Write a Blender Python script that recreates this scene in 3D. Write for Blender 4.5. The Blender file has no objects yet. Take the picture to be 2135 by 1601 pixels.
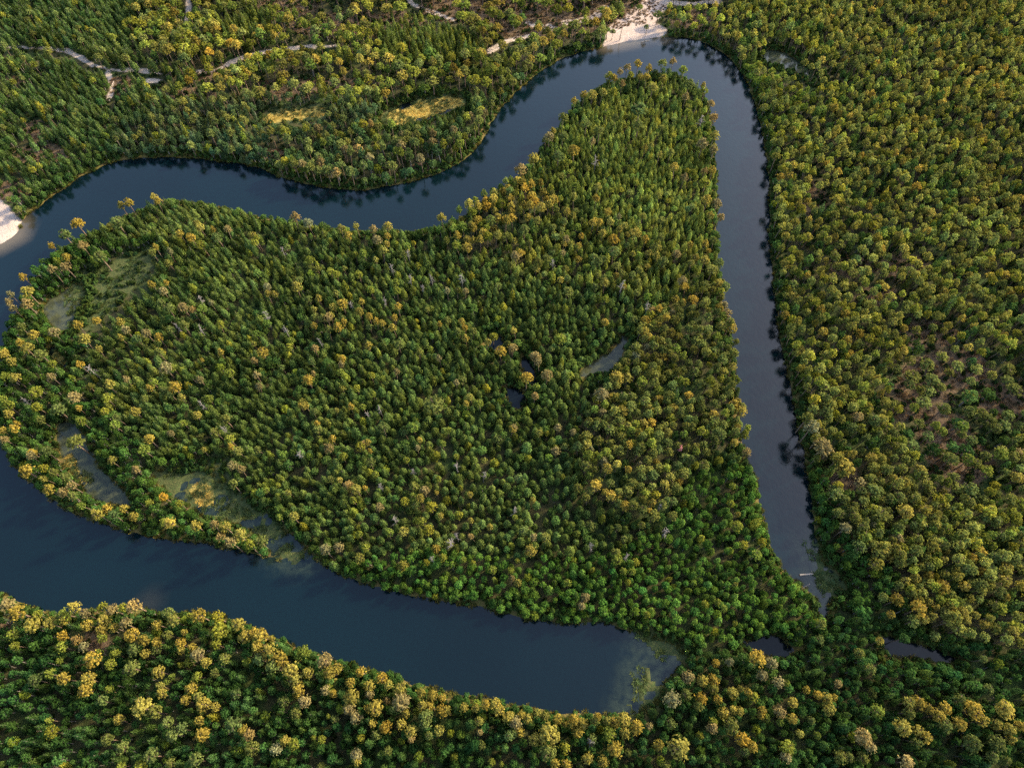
import bpy, math, random
import numpy as np
from mathutils import Vector, Matrix

R = math.radians
random.seed(7)
rng = np.random.default_rng(11)
scene = bpy.context.scene
COL = scene.collection

# ------------------------------------------------------------------ camera, light, exposure
CAM_H, TILT, FOC = 220.0, R(30.0), 1424.0          # metres above ground, tilt off straight down, focal length in photo pixels
cam_data = bpy.data.cameras.new('camera')
cam_data.sensor_width = 36.0
cam_data.lens = 36.0 * FOC / 2135.0
cam_data.clip_start, cam_data.clip_end = 1.0, 9000.0
cam = bpy.data.objects.new('camera', cam_data)
cam.location = (0, 0, CAM_H)
cam.rotation_euler = (TILT, 0, 0)
COL.objects.link(cam)
scene.camera = cam

SUN_AZ, SUN_EL = R(62.0), R(28.0)                   # azimuth clockwise from +Y
world = bpy.data.worlds.new('World')
scene.world = world
world.use_nodes = True
wn = world.node_tree
for n in list(wn.nodes): wn.nodes.remove(n)
wo = wn.nodes.new('ShaderNodeOutputWorld'); wb = wn.nodes.new('ShaderNodeBackground'); ws = wn.nodes.new('ShaderNodeTexSky')
ws.sky_type = 'NISHITA'; ws.sun_disc = False
ws.sun_elevation = SUN_EL; ws.sun_rotation = SUN_AZ
ws.altitude = 200; ws.air_density = 1.0; ws.dust_density = 3.0; ws.ozone_density = 1.5
wb.inputs['Strength'].default_value = 0.15
wn.links.new(ws.outputs[0], wb.inputs[0]); wn.links.new(wb.outputs[0], wo.inputs[0])

sun_data = bpy.data.lights.new('sun', 'SUN')
sun_data.energy = 2.6; sun_data.angle = R(4.0); sun_data.color = (1.0, 0.86, 0.58)
sun = bpy.data.objects.new('sun', sun_data)
sd = Vector((math.sin(SUN_AZ) * math.cos(SUN_EL), math.cos(SUN_AZ) * math.cos(SUN_EL), math.sin(SUN_EL)))
sun.rotation_euler = sd.to_track_quat('Z', 'Y').to_euler()
sun.location = (0, 0, 400)
COL.objects.link(sun)

vs = scene.view_settings
vs.view_transform = 'Standard'; vs.look = 'None'; vs.gamma = 1.0; vs.use_curve_mapping = False
vs.exposure = 2.0
scene.cycles.max_bounces = 5; scene.cycles.diffuse_bounces = 2; scene.cycles.glossy_bounces = 2
scene.cycles.transmission_bounces = 3; scene.cycles.transparent_max_bounces = 4
scene.cycles.use_denoising = False

# ------------------------------------------------------------------ from the photo to the ground plan
CT, ST = math.cos(TILT), math.sin(TILT)
def plan(u, v, z=0.0):
    """ground-plan point seen at photo pixel u, v at height z"""
    a = (np.asarray(u, float) - 1067.5) / FOC; b = (800.5 - np.asarray(v, float)) / FOC
    dy = b * CT + ST; dz = b * ST - CT
    k = (CAM_H - np.asarray(z, float)) / -dz
    return np.stack([a * k, dy * k], -1)
def pix(x, y, z=0.0):
    """photo pixel and depth of a point"""
    x = np.asarray(x, float); y = np.asarray(y, float); dz = np.asarray(z, float) - CAM_H
    cy = y * CT + dz * ST; depth = y * ST - dz * CT
    return 1067.5 + FOC * x / depth, 800.5 - FOC * cy / depth, depth

def ground_poly(pts, z=0.0):
    return np.array([plan(p[0], p[1], p[2] if len(p) > 2 else z) for p in pts])
def inside(px, py, poly):
    r = np.zeros(np.shape(px), bool)
    n = len(poly)
    for i in range(n):
        x0, y0 = poly[i]; x1, y1 = poly[(i + 1) % n]
        if y0 == y1: continue
        c = (y0 > py) != (y1 > py)
        r ^= c & (px < (x1 - x0) * (py - y0) / (y1 - y0) + x0)
    return r
def seg_dist(px, py, pts, closed=True):
    d = np.full(np.shape(px), 1e9)
    n = len(pts)
    for i in range(n if closed else n - 1):
        ax, ay = pts[i]; bx, by = pts[(i + 1) % n]
        vx, vy = bx - ax, by - ay
        t = np.clip(((px - ax) * vx + (py - ay) * vy) / (vx * vx + vy * vy + 1e-9), 0, 1)
        d = np.minimum(d, (px - ax - t * vx) ** 2 + (py - ay - t * vy) ** 2)
    return np.sqrt(d)
def sdist(px, py, poly):
    """signed distance, positive outside"""
    d = seg_dist(px, py, poly)
    return np.where(inside(px, py, poly), -d, d)
def smooth_poly(p, it=1):
    for _ in range(it):
        q = np.roll(p, -1, 0)
        p = np.stack([p * .75 + q * .25, p * .25 + q * .75], 1).reshape(-1, 2)
    return p

T, M, Y = 5.0, 4.5, 4.0
RIVER = [(-500, 600), (-100, 545), (0, 508), (30, 490), (40, 470), (60, 445), (100, 415), (150, 378), (200, 350), (250, 333), (330, 325),
    (400, 328), (470, 335), (530, 345), (560, 357), (590, 370), (640, 383), (700, 393), (760, 395), (800, 390), (850, 380), (900, 366),
    (940, 350), (975, 325), (1000, 300), (1020, 265), (1035, 235), (1060, 208), (1090, 175), (1130, 145), (1170, 122), (1220, 106),
    (1265, 97), (1290, 88), (1340, 80), (1390, 75), (1430, 78), (1470, 88), (1510, 110), (1540, 140), (1560, 175), (1575, 215),
    (1587, 260), (1599, 320), (1604, 380), (1605, 440), (1606, 520), (1614, 600), (1624, 680), (1642, 780), (1657, 850), (1670, 910),
    (1682, 970), (1693, 1030), (1697, 1080), (1705, 1130), (1718, 1175), (1742, 1195), (1755, 1215), (1745, 1240), (1728, 1260), (1722, 1292),
    (1712, 1285), (1705, 1255), (1690, 1232), (1668, 1215), (1655, 1200, 3), (1628, 1160, Y), (1606, 1110, Y), (1594, 1050, Y), (1587, 985, Y), (1562, 935, M),
    (1552, 880, M), (1545, 820, M), (1537, 760, T), (1533, 700, T), (1514, 620, M), (1504, 560, M), (1500, 480, M), (1500, 400, M), (1499, 310, T),
    (1493, 240, T), (1480, 190, T), (1442, 150, T), (1400, 130, T), (1330, 142, T), (1270, 152, T), (1220, 185, T), (1180, 225, T), (1160, 258, T), (1130, 290, T),
    (1100, 335, T), (1060, 370, T), (1020, 395, T), (990, 413, T), (968, 433, T), (918, 458, M), (860, 472, Y), (800, 466, M), (740, 470, Y), (680, 460, M),
    (600, 450, Y), (540, 438, Y), (480, 427, Y), (420, 412, Y), (350, 402, Y), (300, 418, Y), (250, 437, Y), (195, 466, M), (155, 482, M), (112, 508, M),
    (72, 548, M), (50, 588, M), (25, 628, M), (8, 665, M), (-15, 720, M), (-40, 800, 6), (-30, 880, 2),
    (0, 922), (20, 960), (45, 990), (80, 1022), (110, 1045), (170, 1075), (220, 1092), (280, 1110), (350, 1122), (420, 1132), (480, 1142), (530, 1153),
    (562, 1158), (580, 1163), (640, 1160), (662, 1168), (692, 1187), (730, 1207), (790, 1222), (840, 1234), (900, 1247), (950, 1257), (1010, 1267), (1070, 1284),
    (1130, 1292), (1190, 1299), (1250, 1297), (1272, 1301), (1330, 1319), (1382, 1331), (1424, 1350), (1430, 1378), (1402, 1410), (1378, 1440), (1362, 1470), (1330, 1490),
    (1300, 1487, M), (1230, 1487, M), (1170, 1485, M), (1130, 1477, M), (1060, 1462, M), (1000, 1452, M), (940, 1443, M), (890, 1432, M), (850, 1417, M), (810, 1397, M),
    (750, 1384, M), (700, 1374, M), (650, 1358, M), (600, 1338, M), (550, 1318, M), (520, 1302, M), (480, 1287, M), (430, 1273, M), (380, 1265, M), (330, 1268, M),
    (290, 1268, 2), (250, 1262, M), (200, 1266, M), (130, 1271, M), (60, 1264, M), (20, 1248, M), (0, 1238, M), (-60, 1215, M), (-500, 1120, M)]
PONDS = {
    'dark_east': [(1540, 1335), (1570, 1329), (1610, 1322), (1642, 1338), (1662, 1362), (1640, 1372), (1600, 1363), (1560, 1356)],
    'creek_east': [(1838, 1322), (1870, 1328), (1920, 1342), (1970, 1360), (2010, 1380), (1950, 1379), (1900, 1366), (1860, 1374), (1842, 1352)],
    'algae': [(1206, 774), (1227, 757), (1262, 739), (1288, 720), (1298, 690), (1309, 697), (1306, 728), (1290, 756), (1268, 778), (1238, 784), (1207, 785)],
    'black': [(1052, 802), (1078, 806), (1100, 832), (1086, 852), (1058, 848)],
    'slit': [(1086, 730), (1106, 748), (1126, 796), (1106, 804), (1090, 776)],
    'round': [(1016, 696), (1042, 700), (1052, 720), (1030, 730), (1012, 720)],
    'west_marsh': [(90, 628), (128, 610), (160, 584), (180, 600), (160, 660), (150, 690), (122, 690), (95, 670)],
    'west_slit': [(98, 712), (116, 726), (140, 762), (126, 764), (104, 738)],
    'west_lagoon': [(112, 886), (140, 876), (168, 886), (178, 920), (202, 960), (232, 1000), (266, 1028), (278, 1056), (240, 1054), (190, 1038), (166, 1012), (138, 972), (122, 930)],
    'wet_inlet': [(318, 984), (345, 980), (380, 984), (430, 982), (462, 1002), (492, 1028), (540, 1062), (578, 1088), (622, 1128), (664, 1168), (640, 1182), (598, 1182), (562, 1156), (540, 1112), (480, 1087), (420, 1072), (380, 1047), (340, 1022)],
    'bog_pool': [(790, 236), (830, 218), (872, 206), (930, 200), (975, 208), (970, 222), (900, 250), (850, 262), (800, 266)],
    'north_east': [(1588, 104), (1630, 106), (1660, 122), (1690, 150), (1712, 166), (1696, 172), (1664, 152), (1630, 138), (1592, 128)],
}
SANDS = [[(1262, 97), (1268, 62), (1292, 42), (1326, 18), (1345, -8), (1362, -40), (1392, -40), (1384, 16), (1368, 48), (1394, 64), (1388, 76), (1340, 83), (1290, 93)],
         [(-80, 385), (0, 402), (14, 426), (28, 446), (42, 468), (38, 492), (0, 512), (-80, 530)]]
PATHS = [([(-60, 98), (0, 98), (60, 100), (95, 102), (140, 107), (160, 118), (198, 140), (240, 149), (300, 150), (338, 158)], 1.25),
         ([(225, 150), (236, 178), (228, 212)], 1.0),
         ([(415, 152), (452, 146), (482, 130), (520, 114), (592, 103), (650, 98), (700, 96)], 1.4),
         ([(1022, 108), (1040, 96), (1062, 86), (1110, 74)], 1.8), ([(846, -10), (860, 10), (892, 22), (942, 43)], 1.3),
         ([(1100, 49), (1152, 58)], 2.2), ([(1180, 48), (1234, 40), (1262, 18)], 2.4), ([(1374, 3), (1440, 6), (1500, 4)], 1.6), ([(310, 172), (335, 172)], 1.6),
         ([(398, -20), (394, 20), (388, 50)], 1.2)]
# bare brown heath: centre pixel and half sizes
HEATH = [(400, 205, 60, 18), (450, 160, 40, 14), (260, 185, 30, 24), (90, 325, 55, 26), (30, 400, 40, 26), (830, 52, 60, 26), (720, 55, 120, 26), (600, 18, 60, 22),
         (1130, 40, 150, 45), (1260, 20, 110, 40), (1000, 20, 120, 30), (890, 350, 30, 11), (575, 325, 30, 12), (290, 1290, 26, 22), (205, 1330, 26, 40), (30, 1300, 30, 16), (430, 990, 40, 8),
         (1920, 830, 70, 50), (1980, 770, 90, 40), (2000, 960, 70, 60), (1770, 560, 40, 24), (1880, 560, 60, 25), (1930, 700, 60, 30), (1830, 620, 50, 20), (1700, 420, 25, 40),
         (2080, 840, 70, 40), (1760, 1000, 30, 40), (1965, 900, 60, 40), (680, 180, 140, 16), (0, 170, 70, 10), (80, 275, 30, 20), (590, 200, 60, 12), (1450, 40, 60, 25)]
GOLD = [[(800, 252), (812, 232), (850, 226), (876, 208), (930, 202), (972, 210), (960, 224), (905, 240), (868, 250), (838, 262)],
        [(540, 248), (580, 234), (640, 226), (684, 224), (676, 244), (620, 252), (560, 260)],
        [(384, 1018), (410, 1008), (432, 1014), (452, 1030), (448, 1052), (428, 1050), (402, 1034)],
        [(136, 954), (148, 950), (156, 962), (150, 972), (139, 968)], [(150, 974), (162, 974), (172, 990), (180, 1006), (170, 1008), (154, 988)],
        [(116, 732), (128, 740), (138, 758), (126, 754)]]
GRASSY = [[(150, 590), (166, 582), (230, 560), (310, 520), (330, 530), (290, 590), (240, 640), (200, 680), (150, 690), (150, 640)], [(318, 984), (345, 980), (430, 982), (462, 1002), (540, 1062), (600, 1110), (560, 1120), (480, 1087), (380, 1047)],
          [(410, 975), (470, 950), (480, 1000), (430, 1000)], [(1335, 1322), (1380, 1333), (1424, 1350), (1425, 1376), (1395, 1372), (1366, 1350)],
          [(1330, 1410), (1345, 1395), (1358, 1420), (1378, 1440), (1362, 1470), (1330, 1490), (1300, 1485), (1336, 1464)], [(585, 1145), (612, 1148), (636, 1164), (615, 1168), (592, 1160)],
          [(1690, 1130), (1712, 1150), (1732, 1200), (1752, 1215), (1735, 1245), (1715, 1225), (1700, 1190), (1706, 1165)], [(1660, 130), (1712, 166), (1760, 190), (1730, 200), (1690, 172)]]

river_g = smooth_poly(ground_poly(RIVER), 1)
ponds_g = {k: smooth_poly(ground_poly(p), 1) for k, p in PONDS.items()}
sands_g = [ground_poly(p) for p in SANDS]
paths_g = [(ground_poly(p), w) for p, w in PATHS]
gold_g = [smooth_poly(ground_poly(p), 1) for p in GOLD]
grassy_g = [smooth_poly(ground_poly(p), 1) for p in GRASSY]
ISLET = ground_poly(GRASSY[5])

def vnoise(x, y, s, seed):
    """value noise in -1..1"""
    r = np.random.default_rng(seed); tab = r.uniform(-1, 1, (64, 64))
    fx, fy = x / s, y / s
    ix, iy = np.floor(fx).astype(int), np.floor(fy).astype(int)
    tx, ty = fx - ix, fy - iy
    tx = tx * tx * (3 - 2 * tx); ty = ty * ty * (3 - 2 * ty)
    g = lambda a, b: tab[(ix + a) % 64, (iy + b) % 64]
    return (g(0, 0) * (1 - tx) + g(1, 0) * tx) * (1 - ty) + (g(0, 1) * (1 - tx) + g(1, 1) * tx) * ty

WATER_Z = -0.45
def masks(x, y):
    wob = vnoise(x, y, 5, 3) * 0.9 + vnoise(x, y, 2.1, 4) * 0.5
    dr = sdist(x, y, river_g) + wob * 0.7
    dr = np.minimum(dr, sdist(x, y, ponds_g['wet_inlet']) + wob * 0.6)
    dp = np.full(x.shape, 1e9)
    for k, p in ponds_g.items():
        if k == 'wet_inlet': continue
        dp = np.minimum(dp, sdist(x, y, p) + wob * 0.6)
    sand = np.zeros(x.shape); path = np.zeros(x.shape); heath = np.zeros(x.shape); gold = np.zeros(x.shape); grassy = np.zeros(x.shape)
    st = lambda d, w: np.clip(0.5 - d / w, 0, 1)
    for p in sands_g: sand = np.maximum(sand, st(sdist(x, y, p) + wob * 1.4, 4.0))
    for p, w in paths_g: path = np.maximum(path, st(seg_dist(x, y, p, False) - w + wob * 0.9, 1.8))
    for gi_, p in enumerate(gold_g):
        d = sdist(x, y, p); gold = np.maximum(gold, st(d + wob * 1.6, 4.5)); grassy = np.maximum(grassy, st(d - (2.5 if gi_ < 2 else 0.3) + wob * 2.0, 5.0))
    for p in grassy_g: grassy = np.maximum(grassy, st(sdist(x, y, p) - 1.6 + wob * 1.4, 4.0))
    u, v, _ = pix(x, y)
    for cx, cy, a, b in HEATH:
        q = np.sqrt(((u - cx) / a) ** 2 + ((v - cy) / b) ** 2) + wob * 0.12
        heath = np.maximum(heath, np.clip((1.25 - q) / 0.5, 0, 1))
    return dr, dp, sand, path, heath, gold, grassy

def terrain(x, y, mk):
    dr, dp, sand, path, heath, gold, grassy = mk
    d = np.minimum(dr, dp)
    z = np.where(d < 0, np.maximum(-1.6, d * 0.45), np.minimum(0.75, d * 0.32)) + WATER_Z
    infl = np.clip((d - 4) / 25, 0, 1)
    z = z + infl * (vnoise(x, y, 46, 8) * 0.9 + vnoise(x, y, 15, 9) * 0.25)
    marsh = np.maximum(gold, grassy * np.clip(0.85 + 0.8 * vnoise(x, y, 3.4, 21) + 0.5 * vnoise(x, y, 1.6, 23), 0.2, 1))
    z = np.where((d < 0.6) & (marsh > 0.45), WATER_Z + 0.13 + 0.12 * vnoise(x, y, 3.3, 22) + 0.06 * gold, z)
    z = np.where(inside(x, y, ISLET), WATER_Z + 0.2, z)
    return z

# ------------------------------------------------------------------ materials
def new_mat(name):
    m = bpy.data.materials.new(name); m.use_nodes = True
    nt = m.node_tree
    for n in list(nt.nodes): nt.nodes.remove(n)
    out = nt.nodes.new('ShaderNodeOutputMaterial')
    return m, nt, out
def node(nt, t, **kw):
    n = nt.nodes.new(t)
    for k, v in kw.items(): setattr(n, k, v)
    return n
def mixc(nt, a, b, f):
    n = node(nt, 'ShaderNodeMix', data_type='RGBA')
    for i, s in ((6, a), (7, b), (0, f)):
        if hasattr(s, 'is_linked'): nt.links.new(s, n.inputs[i])
        else: n.inputs[i].default_value = s if i == 0 else (*s, 1)
    return n.outputs[2]
def noise(nt, scale, detail=4, rough=0.6, coord=None):
    n = node(nt, 'ShaderNodeTexNoise'); n.inputs['Scale'].default_value = scale; n.inputs['Detail'].default_value = detail; n.inputs['Roughness'].default_value = rough
    if coord is not None: nt.links.new(coord, n.inputs['Vector'])
    return n.outputs['Fac']
def ramp(nt, s, lo, hi):
    n = node(nt, 'ShaderNodeMapRange'); n.inputs[1].default_value = lo; n.inputs[2].default_value = hi
    nt.links.new(s, n.inputs[0]); return n.outputs[0]
def math_n(nt, op, a, b):
    n = node(nt, 'ShaderNodeMath', operation=op)
    for i, s in ((0, a), (1, b)):
        if hasattr(s, 'is_linked'): nt.links.new(s, n.inputs[i])
        else: n.inputs[i].default_value = s
    return n.outputs[0]

def ground_material():
    m, nt, out = new_mat('forest_ground')
    pos = node(nt, 'ShaderNodeNewGeometry').outputs['Position']
    n1 = noise(nt, 0.25, 5, 0.65, pos); n2 = noise(nt, 1.3, 4, 0.7, pos); n3 = noise(nt, 0.06, 3, 0.5, pos)
    a1 = node(nt, 'ShaderNodeAttribute', attribute_name='cover'); sep = node(nt, 'ShaderNodeSeparateColor'); nt.links.new(a1.outputs['Color'], sep.inputs[0])
    a2 = node(nt, 'ShaderNodeAttribute', attribute_name='plants'); sep2 = node(nt, 'ShaderNodeSeparateColor'); nt.links.new(a2.outputs['Color'], sep2.inputs[0])
    def mask(s, amt=0.5):
        j = math_n(nt, 'MULTIPLY', math_n(nt, 'SUBTRACT', n2, 0.5), amt * 2)
        return ramp(nt, math_n(nt, 'ADD', s, j), 0.35, 0.65)
    floor = mixc(nt, (0.030, 0.034, 0.012), (0.062, 0.052, 0.022), ramp(nt, n1, 0.35, 0.65))
    floor = mixc(nt, floor, (0.035, 0.055, 0.014), ramp(nt, n3, 0.48, 0.62))
    heath = mixc(nt, (0.065, 0.042, 0.024), (0.145, 0.095, 0.056), ramp(nt, n2, 0.3, 0.72))
    heath = mixc(nt, heath, (0.10, 0.075, 0.03), ramp(nt, n1, 0.5, 0.7))
    c = mixc(nt, floor, heath, mask(sep.outputs[2]))
    bank = mixc(nt, (0.075, 0.072, 0.018), (0.13, 0.085, 0.028), ramp(nt, n1, 0.4, 0.62))
    c = mixc(nt, c, bank, mask(sep2.outputs[2], 0.3))
    grassy = mixc(nt, (0.042, 0.062, 0.020), (0.070, 0.070, 0.026), ramp(nt, n2, 0.35, 0.65))
    c = mixc(nt, c, grassy, mask(sep2.outputs[1], 0.4))
    gold = mixc(nt, (0.36, 0.25, 0.060), (0.25, 0.20, 0.05), ramp(nt, n1, 0.4, 0.65))
    c = mixc(nt, c, gold, mask(sep2.outputs[0], 0.3))
    dirt = mixc(nt, (0.44, 0.35, 0.275), (0.25, 0.185, 0.135), ramp(nt, n2, 0.42, 0.68))
    c = mixc(nt, c, dirt, mask(sep.outputs[1], 0.35))
    sand = mixc(nt, (0.39, 0.298, 0.240), (0.31, 0.228, 0.178), ramp(nt, n1, 0.45, 0.75))
    c = mixc(nt, c, sand, mask(sep.outputs[0], 0.3))
    b = node(nt, 'ShaderNodeBsdfPrincipled'); b.inputs['Roughness'].default_value = 0.95; b.inputs['Specular IOR Level'].default_value = 0.1
    nt.links.new(c, b.inputs['Base Color'])
    bp = node(nt, 'ShaderNodeBump'); bp.inputs['Strength'].default_value = 0.7; bp.inputs['Distance'].default_value = 0.5
    nt.links.new(n2, bp.inputs['Height']); nt.links.new(bp.outputs[0], b.inputs['Normal'])
    nt.links.new(b.outputs[0], out.inputs[0])
    return m
def water_material(name, deep, ripple=0.09, algae=None, ior=1.33):
    m, nt, out = new_mat(name)
    pos = node(nt, 'ShaderNodeNewGeometry').outputs['Position']
    a = node(nt, 'ShaderNodeAttribute', attribute_name='shallow')
    big = noise(nt, 0.012, 3, 0.5, pos)
    c = mixc(nt, deep, tuple(x * 1.5 for x in deep), ramp(nt, big, 0.4, 0.65))
    if algae: c = mixc(nt, c, algae, ramp(nt, noise(nt, 0.35, 5, 0.75, pos), 0.34, 0.56))
    w = node(nt, 'ShaderNodeAttribute', attribute_name='weed')
    c = mixc(nt, c, (0.034, 0.046, 0.026), math_n(nt, 'MULTIPLY', w.outputs['Fac'], ramp(nt, noise(nt, 0.3, 5, 0.75, pos), 0.35, 0.6)))
    c = mixc(nt, c, (0.10, 0.078, 0.05), a.outputs['Fac'])
    b = node(nt, 'ShaderNodeBsdfPrincipled'); b.inputs['IOR'].default_value = ior
    rr = node(nt, 'ShaderNodeMapRange'); rr.inputs[1].default_value = .4; rr.inputs[2].default_value = .62; rr.inputs[3].default_value = .015; rr.inputs[4].default_value = .06
    nt.links.new(noise(nt, 0.03, 4, 0.6, pos), rr.inputs[0]); nt.links.new(rr.outputs[0], b.inputs['Roughness'])
    nt.links.new(c, b.inputs['Base Color'])
    h = math_n(nt, 'ADD', noise(nt, 0.55, 4, 0.6, pos), math_n(nt, 'MULTIPLY', noise(nt, 2.2, 2, 0.5, pos), 0.4))
    bp = node(nt, 'ShaderNodeBump'); bp.inputs['Strength'].default_value = ripple; bp.inputs['Distance'].default_value = 0.35
    nt.links.new(h, bp.inputs['Height']); nt.links.new(bp.outputs[0], b.inputs['Normal'])
    nt.links.new(b.outputs[0], out.inputs[0])
    return m
def leaf_material(name, spread=0.45, trans=0.28):
    """foliage: the tree's own tint, varied per spray; some light passes through"""
    m, nt, out = new_mat(name)
    t = node(nt, 'ShaderNodeAttribute', attribute_name='tint', attribute_type='INSTANCER')
    v = node(nt, 'ShaderNodeAttribute', attribute_name='spray')
    k = node(nt, 'ShaderNodeMapRange'); k.inputs[3].default_value = 1 - spread; k.inputs[4].default_value = 1 + spread
    nt.links.new(v.outputs['Fac'], k.inputs[0])
    vm = node(nt, 'ShaderNodeVectorMath', operation='SCALE'); nt.links.new(t.outputs['Color'], vm.inputs[0]); nt.links.new(k.outputs[0], vm.inputs['Scale'])
    d = node(nt, 'ShaderNodeBsdfDiffuse'); tr = node(nt, 'ShaderNodeBsdfTranslucent')
    nt.links.new(vm.outputs[0], d.inputs[0]); nt.links.new(vm.outputs[0], tr.inputs[0])
    mx = node(nt, 'ShaderNodeMixShader'); mx.inputs[0].default_value = trans
    nt.links.new(d.outputs[0], mx.inputs[1]); nt.links.new(tr.outputs[0], mx.inputs[2]); nt.links.new(mx.outputs[0], out.inputs[0])
    return m
def bark_material(name, a, b_):
    m, nt, out = new_mat(name)
    pos = node(nt, 'ShaderNodeTexCoord').outputs['Object']
    c = mixc(nt, a, b_, ramp(nt, noise(nt, 2.0, 3, 0.6, pos), 0.35, 0.65))
    b = node(nt, 'ShaderNodeBsdfPrincipled'); b.inputs['Roughness'].default_value = 0.9
    nt.links.new(c, b.inputs['Base Color']); nt.links.new(b.outputs[0], out.inputs[0])
    return m
M_GROUND = ground_material()
M_RIVER = water_material('river_water', (0.0008, 0.0045, 0.0060), 0.10, None, 1.41)
M_POND = water_material('pond_water', (0.002, 0.004, 0.005), 0.06, None, 1.28)
M_ALGAE = water_material('pond_water_with_algae', (0.014, 0.017, 0.014), 0.06, (0.052, 0.056, 0.028))
M_LEAF = leaf_material('foliage', 0.45, 0.45)
M_PINE = leaf_material('pine_needles', 0.55, 0.45)
M_GRASS = leaf_material('grass_blades', 0.4, 0.35)
M_BARK = bark_material('pine_bark', (0.17, 0.105, 0.06), (0.10, 0.065, 0.042))
M_BARK2 = bark_material('grey_bark', (0.20, 0.17, 0.14), (0.10, 0.085, 0.07))
M_DEAD = bark_material('bleached_wood', (0.17, 0.145, 0.125), (0.11, 0.095, 0.085))
M_POLE = bark_material('dark_weathered_wood', (0.06, 0.045, 0.035), (0.03, 0.025, 0.02))

# ------------------------------------------------------------------ setting: terrain and water
def tag(o, label=None, category=None, group=None, kind=None):
    for k, v in (('label', label), ('category', category), ('group', group), ('kind', kind)):
        if v: o[k] = v
    return o
GX0, GX1, GY0, GY1, GS = -390.0, 390.0, -90.0, 460.0, 1.25
nx, ny = int((GX1 - GX0) / GS) + 1, int((GY1 - GY0) / GS) + 1
xs, ys = np.linspace(GX0, GX1, nx), np.linspace(GY0, GY1, ny)
gx, gy = np.meshgrid(xs, ys)
gx, gy = gx.ravel(), gy.ravel()
MK = masks(gx, gy)
gz = terrain(gx, gy, MK)
edge = (gx <= GX0) | (gx >= GX1) | (gy <= GY0) | (gy >= GY1)
gz = np.where(edge, 0.3, gz)
dr, dp, sand, path, heath, gold, grassy = MK
dwat = np.minimum(dr, dp)
bank = np.clip(1.25 - np.abs(dwat - 0.8) / 2.4, 0, 1) * (sand < 0.3)
cover = np.stack([sand, path, heath, np.ones_like(sand)], 1)
plants = np.stack([gold, grassy, bank, np.ones_like(sand)], 1)
idx = np.arange(nx * ny).reshape(ny, nx)
quads = np.stack([idx[:-1, :-1], idx[:-1, 1:], idx[1:, 1:], idx[1:, :-1]], -1).reshape(-1, 4)

def mesh_from(name, verts, faces, attrs=(), mat=None, smooth=True):
    """a mesh from arrays of vertices and of faces with one corner count"""
    me = bpy.data.meshes.new(name)
    verts = np.asarray(verts, np.float32); faces = np.asarray(faces, np.int32)
    k = faces.shape[1]
    me.vertices.add(len(verts)); me.vertices.foreach_set('co', verts.ravel())
    me.loops.add(faces.size); me.loops.foreach_set('vertex_index', faces.ravel())
    me.polygons.add(len(faces)); me.polygons.foreach_set('loop_start', np.arange(0, faces.size, k, dtype=np.int32))
    if smooth: me.polygons.foreach_set('use_smooth', np.ones(len(faces), bool))
    for an, at, data in attrs:
        a = me.attributes.new(an, at, 'POINT')
        a.data.foreach_set('color' if at == 'FLOAT_COLOR' else 'vector' if at == 'FLOAT_VECTOR' else 'value', np.asarray(data, np.int32 if at == 'INT' else np.float32).ravel())
    me.update(calc_edges=True)
    if mat: me.materials.append(mat)
    return me
def sub_mesh(name, sel_quads, mat, extra=None):
    used, inv = np.unique(sel_quads, return_inverse=True)
    v = np.stack([gx, gy, gz], 1)[used]
    c, p = cover[used], plants[used]
    return mesh_from(name, v, inv.reshape(-1, 4), [('cover', 'FLOAT_COLOR', c), ('plants', 'FLOAT_COLOR', p)], mat)
qm = lambda a: a[quads].mean(1)
is_sand = qm(sand) > 0.5
is_path = (qm(path) > 0.5) & ~is_sand
is_gold = (qm(gold) > 0.5) & ~is_sand & ~is_path
rest = ~(is_sand | is_path | is_gold)
# ground with a wide skirt out to the horizon
used, inv = np.unique(quads[rest], return_inverse=True)
v = np.stack([gx, gy, gz], 1)[used]; c = cover[used]; p = plants[used]
ring = np.array([(GX0, GY0), (GX1, GY0), (GX1, GY1), (GX0, GY1), (-1990, -1490), (1990, -1490), (1990, 2490), (-1990, 2490)])
base = len(v)
v = np.concatenate([v, np.column_stack([ring, np.full(8, 0.3)])]); z4 = np.tile([0, 0, 0, 1.0], (8, 1))
c = np.concatenate([c, z4]); p = np.concatenate([p, z4])
skirt = base + np.array([(4, 5, 1, 0), (5, 6, 2, 1), (6, 7, 3, 2), (7, 4, 0, 3)])
ground = bpy.data.objects.new('ground', mesh_from('ground', v, np.concatenate([inv.reshape(-1, 4), skirt]), [('cover', 'FLOAT_COLOR', c), ('plants', 'FLOAT_COLOR', p)], M_GROUND))
COL.objects.link(ground); tag(ground, 'dark brown forest floor with heath and mossy patches', kind='structure', category='ground')
for nm, sel, lb in (('beach', is_sand, 'pale pinkish sand beaches at the river bends'), ('path', is_path, 'pale sandy tracks winding through the upper forest'),
                    ('bog_meadow', is_gold, 'golden sedge meadows among the trees and lagoons')):
    o = bpy.data.objects.new(nm, sub_mesh(nm, quads[sel], M_GROUND)); COL.objects.link(o); tag(o, lb, kind='structure', category={'beach': 'beach', 'path': 'path', 'bog_meadow': 'meadow'}[nm])

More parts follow.
